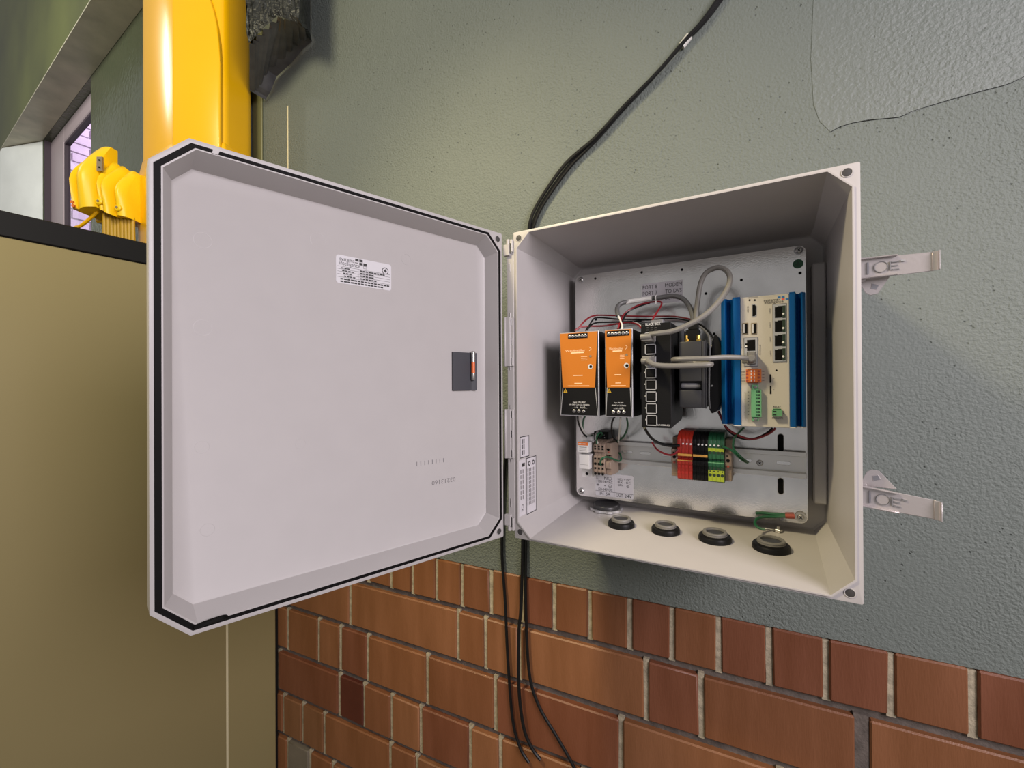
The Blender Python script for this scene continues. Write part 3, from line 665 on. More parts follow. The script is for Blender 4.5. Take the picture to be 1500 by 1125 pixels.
for pa_, pb_ in ((635.6, 661.7), (700, 724)):
    p = P(1143.5, pa_, PY); q = P(1143.7, pb_, PY); b.prism([(p.x-.0035+a, PY+.0001, q.z+c) for a, c in rrect(.007, p.z-q.z, .0034)], (0, -.0004, 0), 'hole')
    b.prism([(p.x-.0042+a, PY+.0002, q.z-.0007+c) for a, c in rrect(.0084, p.z-q.z+.0014, .0041)], (0, -.0003, 0), 'screw')
b.build('sheet', pl, bevel=.0008, seg=1)
for px, py in ((851, 410), (1170, 367), (852, 719), (1173, 757.5)):
    b = MB(); p = P(px, py, PY); b.lathe((p.x, PY, p.z), FR, [(.0058, 0), (.0058, .0008)], 'lgrey', 16); screw(b, (p.x, PY-.0008, p.z), FR, .0046, h=.0028); b.build('screw', pl)
b = MB(); p = P(1169, 386.5, PY); b.lathe((p.x, PY, p.z), FR, [(.0062, 0), (.0062, .0003)], 'dgreen', 20)
b.add([(p.x+a, PY-.0004, p.z+c) for a, c in ((-.0003, .0038), (.0003, .0038), (.0003, -.0003), (-.0003, -.0003))], [[0, 1, 2, 3]], 'ink')
for i, w_ in enumerate((.0032, .0022, .0012)): b.add([(p.x-w_, PY-.0004, p.z-.0003-i*.0013), (p.x+w_, PY-.0004, p.z-.0003-i*.0013), (p.x+w_, PY-.0004, p.z-.0008-i*.0013), (p.x-w_, PY-.0004, p.z-.0008-i*.0013)], [[0, 1, 2, 3]], 'ink')
b.build('earth_label', pl, label='round green earth symbol sticker')
# port label
c0 = P(940, 417, PY); c1 = P(1000, 440, PY)
b = MB(); b.box(c0.x, c1.x+.001, PY-.0003, PY, c0.z-.033, c0.z+.0005, 'palelabel')
for i, (l, r_) in enumerate((('PORT 8', 'MODEM'), ('PORT 7', 'TO DVS'), ('PORT 1-6', 'DEVICES'))):
    z = c0.z-.0085-i*.0098; b.text(l, (c0.x+.0018, PY-.0005, z), RX3, UZ, .0088, 'ink', width=.0225+(.004 if i == 2 else 0)); b.text(r_, (c1.x-.0012, PY-.0005, z), RX3, UZ, .0088, 'ink', 'r', width=.0245)
b.build('port_label', pl, label='clear label listing ports and modem')
# supply label
c0 = P(872.5, 698, PY); c1 = P(928, 731, PY); lw = c1.x-c0.x; lz0 = P(900, 728.3, PY).z; lz1 = lz0+.034
b = MB(); b.prism([(c0.x+a, PY, lz0+c) for a, c in rrect(lw, lz1-lz0+.004, .0025)], (0, -.0003, 0), 'paper')
def T(s, u, v, sz, al='l', wd=None, k='ink'): b.text(s, (c0.x+u*lw, PY-.0005, lz0+v), RX3, UZ, sz, k, al, wd)
def earth(u, v, s=.0024):
    x = c0.x+u*lw; z = lz0+v
    b.ring((x, PY-.0004, z), FR, s*1.1, s*1.3, .0001, 'ink', 14)
    b.add([(x-.0002, PY-.0005, z+s), (x+.0002, PY-.0005, z+s), (x+.0002, PY-.0005, z), (x-.0002, PY-.0005, z)], [[0, 1, 2, 3]], 'ink')
    for i, w_ in enumerate((.9, .6, .3)): b.add([(x-s*w_, PY-.0005, z-i*s*.35), (x+s*w_, PY-.0005, z-i*s*.35), (x+s*w_, PY-.0005, z-i*s*.35-.0004), (x-s*w_, PY-.0005, z-i*s*.35-.0004)], [[0, 1, 2, 3]], 'ink')
T('L', .03, .0275, .008); T('N', .24, .0275, .008); earth(.39, .0300); T('100-240VAC', .08, .0218, .0062, 'l', lw*.38)
T('+', .03, .0145, .010); T('-', .24, .0150, .010); earth(.39, .0172); T('120-340VDC', .08, .0088, .0062, 'l', lw*.38)
T('IN', .12, .0015, .0068); T('5A', .28, .0015, .0068); T('OUT', .55, .0015, .0075, 'l', lw*.18); T('24V', .78, .0015, .0075, 'l', lw*.18)
for i, (a_, c_) in enumerate((('RED', '+ DC'), ('BLK', '- DC'), ('GRN', ''))):
    T(a_, .60, .0290-i*.0048, .0048, 'l', lw*.13)
    if c_: T(c_, .76, .0290-i*.0048, .0048, 'l', lw*.17)
earth(.86, .0200, .0018)
b.add([(c0.x, PY-.0004, lz0+.0075), (c0.x+lw, PY-.0004, lz0+.0075), (c0.x+lw, PY-.0004, lz0+.0080), (c0.x, PY-.0004, lz0+.0080)], [[0, 1, 2, 3]], 'ink')
b.add([(c0.x+lw*.5, PY-.0004, lz0+.001), (c0.x+lw*.5+.0004, PY-.0004, lz0+.001), (c0.x+lw*.5+.0004, PY-.0004, lz0+.036), (c0.x+lw*.5, PY-.0004, lz0+.036)], [[0, 1, 2, 3]], 'ink')
b.build('supply_label', pl, label='white printed supply voltage label')

# DIN rails
def rail(x0, x1, zc_, lab, slots=()):
    t = thing('mounting_rail', lab, 'rail', ((x0+x1)/2, PY-.004, zc_-.0175))
    a = [(PY, -.0125), (PY-.0088, -.0125), (PY-.0088, -.0175), (PY-.0100, -.0175), (PY-.0100, -.0113), (PY-.001, -.0115), (PY-.001, .0115), (PY-.0100, .0113), (PY-.0100, .0175), (PY-.0088, .0175), (PY-.0088, .0125), (PY, .0125)]
    b = MB(); b.prism([(x0, y, zc_+z) for y, z in a], (x1-x0, 0, 0), 'rail'); b.build('profile', t, bevel=.0003)
    for sx in slots:
        b = MB()
        b.prism([(sx-.009+c, PY-.0009, zc_-.0028+d) for c, d in rrect(.018, .0056, .0027)], (0, -.0004, 0), 'screw'); b.prism([(sx-.0083+c, PY-.0012, zc_-.0021+d) for c, d in rrect(.0166, .0042, .002)], (0, -.0003, 0), 'galv')
        b.build('slot', t)
    return t
r1 = rail(.066, PX1-.0015, -.1100, 'lower zinc mounting rail carrying the coloured terminal blocks', (.118, .147, .180, .288, .335))
b = MB(); p = P(1113, 678, PY-.001); screw(b, (p.x, PY-.001, p.z), FR, .0042, k='lgrey', h=.0025); b.build('screw', r1)
rail(.036, .356, .020, 'upper zinc mounting rail behind the power supplies and switch')

# ================================================================== POWER SUPPLIES
def psu(x0, x1, off, full, lab):
    z0, z1 = -.0462, .0778; y = .060
    t = thing('power_supply', lab, 'power supply', ((x0+x1)/2, .11, z0)); w_ = x1-x0
    b = MB(); b.box(x0+.0006, x1-.0006, y+.002, .1572, z0+.0006, z1-.0006, 'blackmetal'); 
    for i in range(8): b.box(x1-.0007, x1-.0001, .085+i*.006, .088+i*.006, z1-.05, z1-.012, 'black')
    b.build('housing', t, bevel=.001)
    b = MB(); b.box(x0, x1, y+.0005, y+.0035, z0, z1, 'lgrey'); b.build('rim', t, bevel=.0004, label='silver edge around the front')
    b = MB(); b.box(x0+.0012, x1-.0012, y-.0006, y+.002, z0+.0012, z1-.0010, 'black'); b.build('front', t, bevel=.0004)
    cx = (x0+x1)/2; hw = w_/2; zm = z0+(z1-z0)*.338; tb_ = hw*.82
    b = MB(); b.prism([(cx-hw*.965, y-.0002, z1-.0012), (cx-tb_, y-.0002, zm), (cx+tb_, y-.0002, zm), (cx+hw*.965, y-.0002, z1-.0012)], (0, -.0016, 0), 'orange')
    f = y-.0019
    def TX(s, fx_, fz, wd, sz, k='paleink'): b.text(s, (cx+fx_*hw, f-.0001, z0+(z1-z0)*fz), RX3, UZ, sz, k, 'c', wd)
    def BR(fx_, fz, wd, hh, k='paleink'): b.add([(cx+fx_*hw-wd/2, f-.0001, z0+(z1-z0)*fz), (cx+fx_*hw+wd/2, f-.0001, z0+(z1-z0)*fz), (cx+fx_*hw+wd/2, f-.0001, z0+(z1-z0)*fz+hh), (cx+fx_*hw-wd/2, f-.0001, z0+(z1-z0)*fz+hh)], [[0, 1, 2, 3]], k)
    TX('Weidmüller', -.15, .765, w_*.52, .0050); BR(-.05, .745, w_*.34, .0016)
    q = (cx+hw*.60, z0+(z1-z0)*.79)
    for s in (1, -1): b.add([(q[0]-.0015, f-.0001, q[1]+s*.0026), (q[0]-.0009, f-.0001, q[1]+s*.003), (q[0]+.0022, f-.0001, q[1]), (q[0]+.0014, f-.0001, q[1])], [[0, 1, 2, 3]], 'paleink')
    BR(-.02, .478, w_*.24, .0011); BR(0, .385, w_*.2, .001); BR(0, .355, w_*.55, .0008)
    for i in range(3): BR(.3, .70-.02*i, w_*.16, .0005)
    b.build('orange_cover', t, label='orange tapered front cover')
    b = MB(); lx = cx+hw*.62
    b.lathe((lx, f, z0+(z1-z0)*.705), FR, [(.0017, 0), (.0017, .0004)], 'plate_metal', 12); b.build('indicator', t)
    b = MB(); b.lathe((lx-.0004, f, z0+(z1-z0)*.583), FR, [(.0036, 0), (.0036, .0003)], 'white', 18); b.lathe((lx+.0004, f-.0003, z0+(z1-z0)*.583), FR, [(.0021, 0), (.0021, .0003)], 'hole', 16); b.build('trim_dial', t, label='white ringed adjustment dial')
    # terminal strip on top
    b = MB(); sw = w_*(.50 if not full else .82); sx = cx+(-.02 if not full else 0)*hw
    b.box(sx-sw/2, sx+sw/2, y-.0026, y+.003, z1-.0098, z1-.0022, 'black')
    b.build('output_terminals', t, bevel=.0004)
    for i in range(6):
        c = MB(); screw(c, (sx-sw/2+sw*(i+.6)/6.2, y-.0026, z1-.0062), FR, .0022, slot=True, h=.0008); c.build('terminal_screw', t)
    # lower black part: pale outline, triangle, input terminals
    b = MB(); f2 = y-.0007
    for s in (1, -1): b.add([(cx+s*tb_, f2, zm), (cx+s*(tb_+.0008), f2, zm), (cx+s*hw*.965, f2, z0+.0014), (cx+s*(hw*.965-.0008), f2, z0+.0014)], [[0, 1, 2, 3]], 'lgrey')
    tx, tz = cx-hw*.70, zm-.0075
    b.add([(tx-.0034, f2, tz), (tx+.0034, f2, tz), (tx, f2, tz+.006)], [[0, 1, 2]], 'ycable'); b.add([(tx-.0004, f2-.0001, tz+.001), (tx+.0004, f2-.0001, tz+.001), (tx+.0003, f2-.0001, tz+.004), (tx-.0003, f2-.0001, tz+.004)], [[0, 1, 2, 3]], 'ink')
    f = f2
    def TW(s, fz, wd, sz): b.text(s, (cx+.02*hw, f2-.0001, z0+(z1-z0)*fz), RX3, UZ, sz, 'whiteink', 'c', wd)
    TW('Input 100-240V', .158, w_*.32, .0026); TW('100-240V 2.4-1.2A 50/60Hz', .128, w_*.52, .0026); TW('L/+   N/-', .098, w_*.22, .0024)
    b.ring((cx+hw*.28, f2, z0+(z1-z0)*.105), FR, .0009, .0012, .0001, 'whiteink', 10)
    b.add([(cx-hw*.38, f2, z0+.0117), (cx+hw*.42, f2, z0+.0117), (cx+hw*.42, f2, z0+.0119), (cx-hw*.38, f2, z0+.0119)], [[0, 1, 2, 3]], 'whiteink')
    b.build('front_print', t)
    for i in range(3):
        c = MB(); screw(c, (cx+(i-1)*.0074, y-.0006, z0+.0072), FR, .0023, h=.0009); c.build('terminal_screw', t)
    b = MB(); b.box(x1-.0004, x1+.0012, .105, .118, -.022, .018, 'mgrey'); b.build('side_clip', t)
    return t
psu(.0455, .1063, 0, False, 'wide orange and black power supply, left of the pair')
psu(.1158, .1548, 0, True, 'narrow orange and black power supply beside the black switch')

# ================================================================== NETWORK SWITCH
y = .060; x0, x1, z0, z1 = .1668, .2062, -.0588, .0824
sw = thing('network_switch', 'tall black network switch with one column of ports', 'network switch', ((x0+x1)/2, .11, z0))
b = MB(); b.prism([(x0, y, z0), (x0, y, z1), (x0, .1572, z1), (x0, .1572, z0+.028), (x0, .142, z0+.006), (x0, y+.001, z0)], (x1-x0, 0, 0), 'blackmetal'); b.build('housing', sw, bevel=.0008)
SZ = lambda a, c, yy=y-.0004: P(930+a/6.25, 460+c/6.25, yy)
b = MB(); p = SZ(98, 108); b.text('BLACK BOX', p, RX3, UZ, .0052, 'whiteink', width=.0195); p = SZ(78, 98); b.ring((p.x-.0005, y-.0003, p.z), FR, .0014, .0018, .0001, 'mgrey', 12)
for i in range(3):
    p = SZ(106+i*36, 130); b.add([(p.x, p.y, p.z), (p.x+.003, p.y, p.z), (p.x+.003, p.y, p.z+.0008), (p.x, p.y, p.z+.0008)], [[0, 1, 2, 3]], 'greyink'); b.add([(p.x, p.y, p.z-.003), (p.x+.003, p.y, p.z-.003), (p.x+.003, p.y, p.z-.0022), (p.x, p.y, p.z-.0022)], [[0, 1, 2, 3]], 'greyink')
b.build('front_print', sw); b = MB()
p = SZ(318, 1026); b.text('LPH008A-R2', (p.x, y-.0004, p.z), RX3, UZ, .0030, 'whiteink', 'r', width=.0155)
for i in range(5):
    p = SZ(87+i*2.5, 540+i*108); b.add([(p.x, p.y, p.z), (p.x+.0008, p.y, p.z), (p.x+.0008, p.y, p.z+.0016), (p.x, p.y, p.z+.0016)], [[0, 1, 2, 3]], 'whiteink')
b.build('port_marks', sw)
pzs = []
top = SZ(140, 160).z; bot = SZ(150, 1028).z; step = (top-bot)/8
for i in range(8):
    zc_ = top-step*(i+.5); cx = SZ(140+2*i*1.2, 270+i*108).x; cx = SZ(141, 320).x+.0002*i
    b = MB(); hw_, hh_ = .0072, step*.44
    for a0_, a1_, c0_, c1_ in ((-hw_, -hw_+.0011, -hh_, hh_), (hw_-.0011, hw_, -hh_, hh_), (-hw_, hw_, hh_-.0011, hh_), (-hw_, hw_, -hh_, -hh_+.0011)): b.box(cx+a0_, cx+a1_, y-.0012, y, zc_+c0_, zc_+c1_, 'lgrey')
    b.box(cx-hw_+.0008, cx+hw_-.0008, y-.0006, y, zc_-hh_+.0008, zc_+hh_-.0008, 'hole'); b.box(cx-hw_+.0025, cx+hw_-.0028, y-.0009, y-.0004, zc_-hh_+.003, zc_+hh_-.003, 'black')
    b.build('port', sw); pzs.append((cx, zc_))
b = MB(); b.box(x0+.0125, x0+.0285, y+.003, y+.016, z1-.002, z1+.0048, 'mgrey'); b.cyl((x0+.0165, y+.009, z1+.004), (x0+.0165, y+.009, z1+.0056), .0024, 'screw', 12); b.cyl((x0+.0235, y+.009, z1+.004), (x0+.0235, y+.009, z1+.0056), .0024, 'screw', 12)
b.build('power_connector', sw, bevel=.0005, label='grey-green power plug on top')
b = MB(); b.box(x1+.0003, x1+.0024, .118, .153, z0+.036, z1+.002, 'mgrey'); b.build('side_bracket', sw, bevel=.0004)

# ================================================================== MODEM
y = .075; x0, x1, z0, z1 = .2136, .2456, -.0315, .0570
mdm = thing('modem', 'dark grey modem box with two brass aerial sockets', 'modem', ((x0+x1)/2, .11, z0))
zs0, zs1 = P(1012, 571.5, y).z, P(1012, 558.5, y).z
b = MB()
prof = [(y, z0), (y, zs0), (y+.010, zs0), (y+.010, zs1), (y, zs1), (y, z1), (.13, z1), (.13, z0)]
b.prism([(x0, a, c) for a, c in prof], (x1-.004-x0, 0, 0), 'dgrey'); b.box(x1-.0041, x1, y, .13, z0, z1, 'dgrey'); b.build('case', mdm, bevel=.0014, seg=2)
b = MB(); b.cyl((x0+.002, y+.009, (zs0+zs1)/2), (x1-.006, y+.009, (zs0+zs1)/2), .0042, 'mgrey', 14); b.build('cylinder', mdm, label='grey roller in the slot')
b = MB()
for k in (0, 1, 2): b.box(x1+.0004*0, x1+.0014-.0003*k, y+.002+k*.005, y+.0045+k*.005, z0-.001, z1+.001, 'dgrey')
b.build('side_rib', mdm, bevel=.0004)
for px in (1005.5, 1023):
    p = P(px, 493, .084); b = MB(); b.cyl((p.x, .084, z1-.001), (p.x, .084, z1+.0032), .0030, 'gold', 6); b.cyl((p.x, .084, z1+.003), (p.x, .084, z1+.0088), .0021, 'gold', 12); b.build('aerial_socket', mdm, label='brass threaded aerial socket')
b = MB(); b.box(.2205, .2365, .092, .108, z1-.001, .0745, 'black'); b.box(.2225, .2350, .094, .106, .0745, .0835, 'black'); b.build('cable_plug', mdm, bevel=.0008, label='black plug on top')
oc = [P(px, py, .100) for px, py in ((1043, 500), (1047, 489), (1052, 493), (1056, 505), (1059, 530), (1059, 560), (1056, 590), (1051, 602), (1043, 606), (1039, 600))]
b = MB(); b.prism(oc, (0, .03, 0), 'black'); b.box(.238, .256, .118, .1575, -.02, .05, 'black'); b.build('side_bracket', mdm, bevel=.0008, label='black bracket with rounded outline')
b = MB(); p = P(1043, 565, .099); b.lathe((p.x, .1, p.z), FR, [(.0016, 0), (.0012, .002)], 'screw', 10); b.build('screw', mdm)

# ================================================================== INDUSTRIAL COMPUTER
y = .088
cA = P(1083.5, 437, y); cB = P(1157, 429, y); cC = P(1156.5, 627.3, y); cD = P(1086, 624, y)
x0, x1 = (cA.x+cD.x)/2, (cB.x+cC.x)/2; z1 = (cA.z+cB.z)/2; z0 = (cC.z+cD.z)/2
pc = thing('industrial_computer', 'white fronted industrial computer with blue finned sides', 'computer', ((x0+x1)/2, .12, z0))
b = MB(); b.box(x0, x1, y, y+.0025, z0, z1, 'cream'); b.build('front_plate', pc, bevel=.0006)
b = MB(); b.box(x0+.001, x1-.001, y+.0025, .1572, z0+.002, z1-.002, 'mgrey'); b.build('chassis', pc)
def side(s, xe, span):
    # fin profile from the front plate outwards and back
    prof = [(0, -.0018), (.30, -.0018), (.36, -.0008), (.40, .004), (.48, .013), (.62, .015), (.72, .006), (.78, .004), (1.0, .008), (1.0, .016), (.8, .020), (.8, .03), (1.0, .034), (1.0, .060), (0, .066)]
    return [(xe+s*span*a, y+c) for a, c in prof]
for s, xe, sp in ((-1, x0, .0232), (1, x1, .0172)):
    b = MB(); b.prism([(a, c, z0+.0015) for a, c in side(s, xe, sp)], (0, 0, z1-z0-.001), 'blue'); b.build('heat_sink', pc, bevel=.0004, label='blue anodised finned side')
    for zz in (z0+.0002, z1-.0003):
        b = MB(); b.prism([(xe+(a-xe)*.97, c, zz) for a, c in side(s, xe, sp)], (0, 0, .0013), 'white' if zz < 0 else 'blue'); b.build('end_cap', pc)
Z3 = lambda a, c, yy=y: P(1045+a/8.033, 420+c/8.033, yy)
Z4 = lambda a, c, yy=y: P(1045+a/8.033, 520+c/8.033, yy)
def face(b, Zf, a0_, c0_, a1_, c1_, k, d=.0004, d0=0):
    p = Zf(a0_, c0_); q = Zf(a1_, c1_); b.box(p.x, q.x, y-d0-d, y-d0, q.z, p.z, k)
b = MB()
for a in (426, 487): p = Z3(a, 158); b.lathe((p.x, y, p.z), FR, [(.0012, 0), (.0012, .0003)], 'hole', 10)
p = Z3(415, 138); b.text('HDD', (p.x-.0005, y-.0003, p.z), RX3, UZ, .0028, 'greyink', width=.0048); p = Z3(466, 134); b.text('PWR', (p.x, y-.0003, p.z), RX3, UZ, .0028, 'greyink', width=.0055)
p = Z3(592, 178); b.text('systems', (p.x, y-.0003, p.z), RX3, UZ, .0048, 'ink', width=.0152); p = Z3(602, 203); b.text('intelligence', (p.x, y-.0003, p.z), RX3, UZ, .0048, 'ink', width=.0202)
for a, c, k in ((773, 125, 'blueink'), (820, 120, 'blueink'), (820, 147, 'redink'), (866, 142, 'blueink')): face(b, Z3, a-17, c-10, a+17, c+10, k, .0003)
face(b, Z3, 748, 150, 782, 158, 'greyink', .0003)
p = Z3(408, 310); b.text('HDMI', (p.x+.0008, y-.0003, p.z), (0, 0, 1), (-1, 0, 0), .0026, 'ink', width=.0085)
for i in range(4):
    p = Z3(668+i*3, 315+i*167); b.text('LAN%d' % (4-i), (p.x+.0005, y-.0003, p.z), (0, 0, 1), (-1, 0, 0), .0024, 'greyink', width=.0066)
p = Z3(337, 722); b.text('ENT1', (p.x, y-.0003, p.z), (0, 0, 1), (-1, 0, 0), .0024, 'greyink', width=.007); p = Z3(548, 800); b.text('MODULE', (p.x+.001, y-.0003, p.z), (0, 0, 1), (-1, 0, 0), .0024, 'greyink', width=.0125)
p = Z3(742, 983); b.lathe((p.x, y, p.z), FR, [(.0011, 0), (.0011, .0003)], 'hole', 10)
face(b, Z4, 661, 228, 677, 326, 'hole', .0004); face(b, Z4, 664, 362, 682, 458, 'hole', .0004)
for c in (276, 406): face(b, Z4, 700, c-2, 716, c+2, 'greyink', .0003)
for i in range(4):
    c = 193+i*35; face(b, Z4, 332, c+3, 374, c+9, 'greyink', .0003); face(b, Z4, 574, c-2, 600, c+4, 'greyink', .0003)
for i in range(8): face(b, Z4, 402, 430+i*38, 420, 438+i*38, 'greyink', .0003); 
for i in range(4): face(b, Z4, 366, 440+i*78, 374, 446+i*78, 'greyink', .0003)
p = Z4(708, 618); b.text('RELAY', (p.x, y-.0003, p.z), RX3, UZ, .0032, 'ink', width=.0078); p = Z4(692, 752); b.text('FAILSAFE', (p.x, y-.0003, p.z), RX3, UZ, .0032, 'ink', width=.0118)
for c in (657, 685): face(b, Z4, 820, c, 833, c+10, 'greyink', .0003)
b.build('front_print', pc)
# HDMI
b = MB(); hp = [(452, 204), (492, 204), (508, 222), (508, 338), (492, 355), (452, 357)]
b.prism([V((Z3(*q).x, y, Z3(*q).z)) for q in hp], (0, -.0006, 0), 'lgrey'); b.prism([V((Z3(480+(q[0]-480)*.72, 280+(q[1]-280)*.88).x, y-.0005, Z3(480, 280+(q[1]-280)*.88).z)) for q in hp], (0, -.0004, 0), 'hole'); b.build('video_port', pc)
for a in (341, 445):
    b = MB(); face(b, Z3, a, 428, a+66, 558, 'plate_metal', .0008); face(b, Z3, a+6, 438, a+60, 550, 'hole', .0003, .0007); face(b, Z3, a+10, 442, a+28, 546, 'white', .0004, .0008); b.build('usb_port', pc)
# stacked pair of jacks, left
b = MB(); face(b, Z3, 358, 600, 526, 937, 'mgrey', .0008); face(b, Z3, 364, 606, 520, 930, 'lgrey', .0006, .0005); face(b, Z3, 396, 628, 494, 752, 'hole', .0004, .001); face(b, Z3, 372, 668, 400, 722, 'hole', .0003, .001); face(b, Z3, 396, 770, 500, 912, 'hole', .0004, .001); b.build('network_port', pc)
b = MB(); p = Z3(386, 705); b.lathe((p.x, y-.0012, p.z), FR, [(.0014, 0), (.001, .0006)], 'led', 10); b.build('port_light', pc)
b = MB(); face(b, Z3, 694, 206, 864, 886, 'mgrey', .0008); face(b, Z3, 700, 214, 858, 878, 'lgrey', .0006, .0005); bz = b.build('port_bezel', pc)
for i in range(4):
    c0_ = 234+i*167; b = MB(); face(b, Z3, 722, c0_, 812, c0_+130, 'hole', .0004, .001); face(b, Z3, 812, c0_-10, 850, c0_+134, 'gslot', .0003, .001); face(b, Z3, 724, c0_-4, 756, c0_+6, 'lgrey', .0005, .001)
    p = Z3(822, c0_+88); b.lathe((p.x, y-.0013, p.z), FR, [(.0015, 0), (.001, .0008)], 'led', 10); b.build('network_port', bz)
# orange connector
b = MB(); face(b, Z4, 385, 170, 566, 322, 'dorange', .007); face(b, Z4, 405, 162, 528, 330, 'ferrule', .004)
for i in range(4):
    c = 193+i*36
    for a in (400, 536): p = Z4(a, c); b.lathe((p.x, y-.007, p.z), FR, [(.0015, 0), (.0015, .0003)], 'ferrule', 12)
    face(b, Z4, 440, c-13, 455, c+13, 'white', .0003, .007); face(b, Z4, 456, c-13, 466, c+13, 'ferrule', .0003, .007); face(b, Z4, 472, c-13, 482, c+13, 'ferrule', .0003, .007); face(b, Z4, 483, c-13, 492, c+13, 'white', .0003, .007)
b.build('signal_connector', pc, bevel=.0003, label='orange spring connector')
b = MB(); face(b, Z4, 445, 408, 568, 728, 'green', .008); face(b, Z4, 455, 350, 530, 410, 'green', .006); face(b, Z4, 458, 728, 535, 772, 'green', .006); face(b, Z4, 448, 350, 456, 772, 'gslot', .002)
for i in range(8): face(b, Z4, 520, 417+i*39.5, 554, 441+i*39.5, 'gslot', .0004, .0079); face(b, Z4, 502, 417+i*39.5, 522, 441+i*39.5, 'dgreen', .0003, .0079)
for a, c in ((497, 380), (500, 750)): p = Z4(a, c); b.lathe((p.x, y-.006, p.z), FR, [(.0024, 0), (.002, .0008)], 'mgrey', 14)
b.build('wire_connector', pc, bevel=.0003, label='tall green wire connector')
b = MB(); face(b, Z4, 690, 640, 808, 720, 'green', .008); face(b, Z4, 702, 628, 795, 642, 'dgreen', .003)
for c in (650, 688): face(b, Z4, 694, c, 740, c+20, 'gslot', .0004, .0079)
b.build('relay_connector', pc, bevel=.0003, label='small green wire connector')

# ================================================================== TERMINAL BLOCKS
T6 = lambda a, c, yy=.115: P(965+a/10.714, 620+c/10.714, yy)
zA = lambda c: T6(405, c).z
FY = .115
tprof = [(.1575, -.068), (.130, -.0685), (FY+.004, -.0745), (FY, -.0785), (FY, zA(530)), (FY+.004, zA(540)), (FY+.004, zA(560)), (FY-.001, zA(575)), (FY-.001, zA(640)), (FY, zA(650)), (FY, zA(868)), (FY+.005, zA(890)), (.1575, zA(900))]
tx0, tx1 = T6(290, 560).x, T6(1028, 560).x; pit = (tx1-tx0)/12
names = ['first', 'second', 'third', 'fourth']
for i in range(12):
    g_ = i//4; j = i % 4
    kc = ('red', 'black', 'dgreen')[g_]; cn = ('red', 'black', 'green and yellow')[g_]
    x0 = tx0+pit*i+.0001; x1 = tx0+pit*(i+1)-.0001; cx = (x0+x1)/2
    t = thing('terminal_block', '%s slim %s terminal block from the left on the rail' % (names[j], cn), 'terminal', (cx, .135, zA(900)), '%s terminal blocks on the rail' % cn)
    b = MB(); b.prism([(x0, a, c) for a, c in tprof], (x1-x0, 0, 0), kc); b.build('body', t, bevel=.0003)
    b = MB()
    dk = ('dred', 'hole', 'gslot')[g_]
    if g_ == 2:
        b.box(x0, x1, FY-.0003, FY, zA(415), zA(362), 'lime'); b.box(x0, x1, FY-.0003, FY, zA(866), zA(700), 'lime'); b.box(x0, x1, FY-.0012, FY-.0009, zA(590), zA(578), 'green')
    if g_ == 0: b.box(x0, x1, FY-.0013, FY-.0009, zA(590), zA(578), 'jumper')
    b.box(cx-.0015, cx+.0015, FY-.0005, FY, zA(452), zA(410), dk if g_ else 'dred'); b.lathe((cx, FY-.0001, zA(330)), FR, [(.0019, 0), (.0019, .0005)], dk, 10)
    b.box(cx-.0016, cx+.0016, FY-.0005, FY, zA(695), zA(655), dk); b.lathe((cx, FY, zA(716)), FR, [(.0010, 0), (.0010, .0005)], dk, 8); b.lathe((cx, FY, zA(772)), FR, [(.0021, 0), (.0021, .0005)], dk, 12)
    b.build('opening', t)
    if i not in (0, 4, 11):
        b = MB(); b.lathe((cx+.0004, FY-.0004, zA(322)), FR, [(.0014, 0), (.0010, .0009)], 'led', 10); b.build('test_point', t, label='white dot')
for k, (a, c, lab) in enumerate(((0, 4, 'red'), (4, 8, 'black'))):
    b = MB(); b.box(tx0+pit*a+.0008, tx0+pit*c-.0006, FY-.0022, FY, zA(512), zA(476), 'jumper'); tag(b.build('jumper_bar', bevel=.0004), 'amber jumper bar bridging the four %s terminal blocks' % lab, 'jumper')
def stop(x0, x1, lab, zt_, zb_):
    t = thing('end_stop', lab, 'end stop', ((x0+x1)/2, .135, zb_))
    yy = FY+.004
    b = MB(); b.prism([(x0, a, c) for a, c in ((.1575, zt_), (yy+.012, zt_), (yy+.012, zt_-.014), (yy, zt_-.016), (yy, zb_+.022), (yy+.003, zb_+.02), (yy+.003, zb_+.001), (yy+.01, zb_), (.1575, zb_))], (x1-x0, 0, 0), 'tan'); b.build('body', t, bevel=.0005)
    b = MB(); cx = (x0+x1)/2
    b.lathe((cx, yy, zt_-.028), FR, [(.0023, 0), (.0023, .0004)], 'hole', 12); b.lathe((cx-.001, yy, zt_-.0215), FR, [(.0011, 0), (.0011, .0004)], 'hole', 8); b.box(cx-.0014, cx+.0014, yy-.0004, yy, zt_-.037, zt_-.0345, 'ferrule'); 
    for i in range(3): b.box(x0, x1, yy+.0116, yy+.0121, zt_-.003-i*.003, zt_-.002-i*.003, 'plate_metal'); b.box(x0, x1, yy+.0026, yy+.0031, zb_+.004+i*.004, zb_+.0046+i*.004, 'plate_metal')
    b.build('opening', t)
stop(T6(187, 560).x, tx0-.0002, 'beige end stop left of the red terminal blocks', -.0775, -.1345)
stop(tx1+.0002, T6(1136, 560).x, 'beige end stop right of the green terminal blocks', -.0775, -.1350)

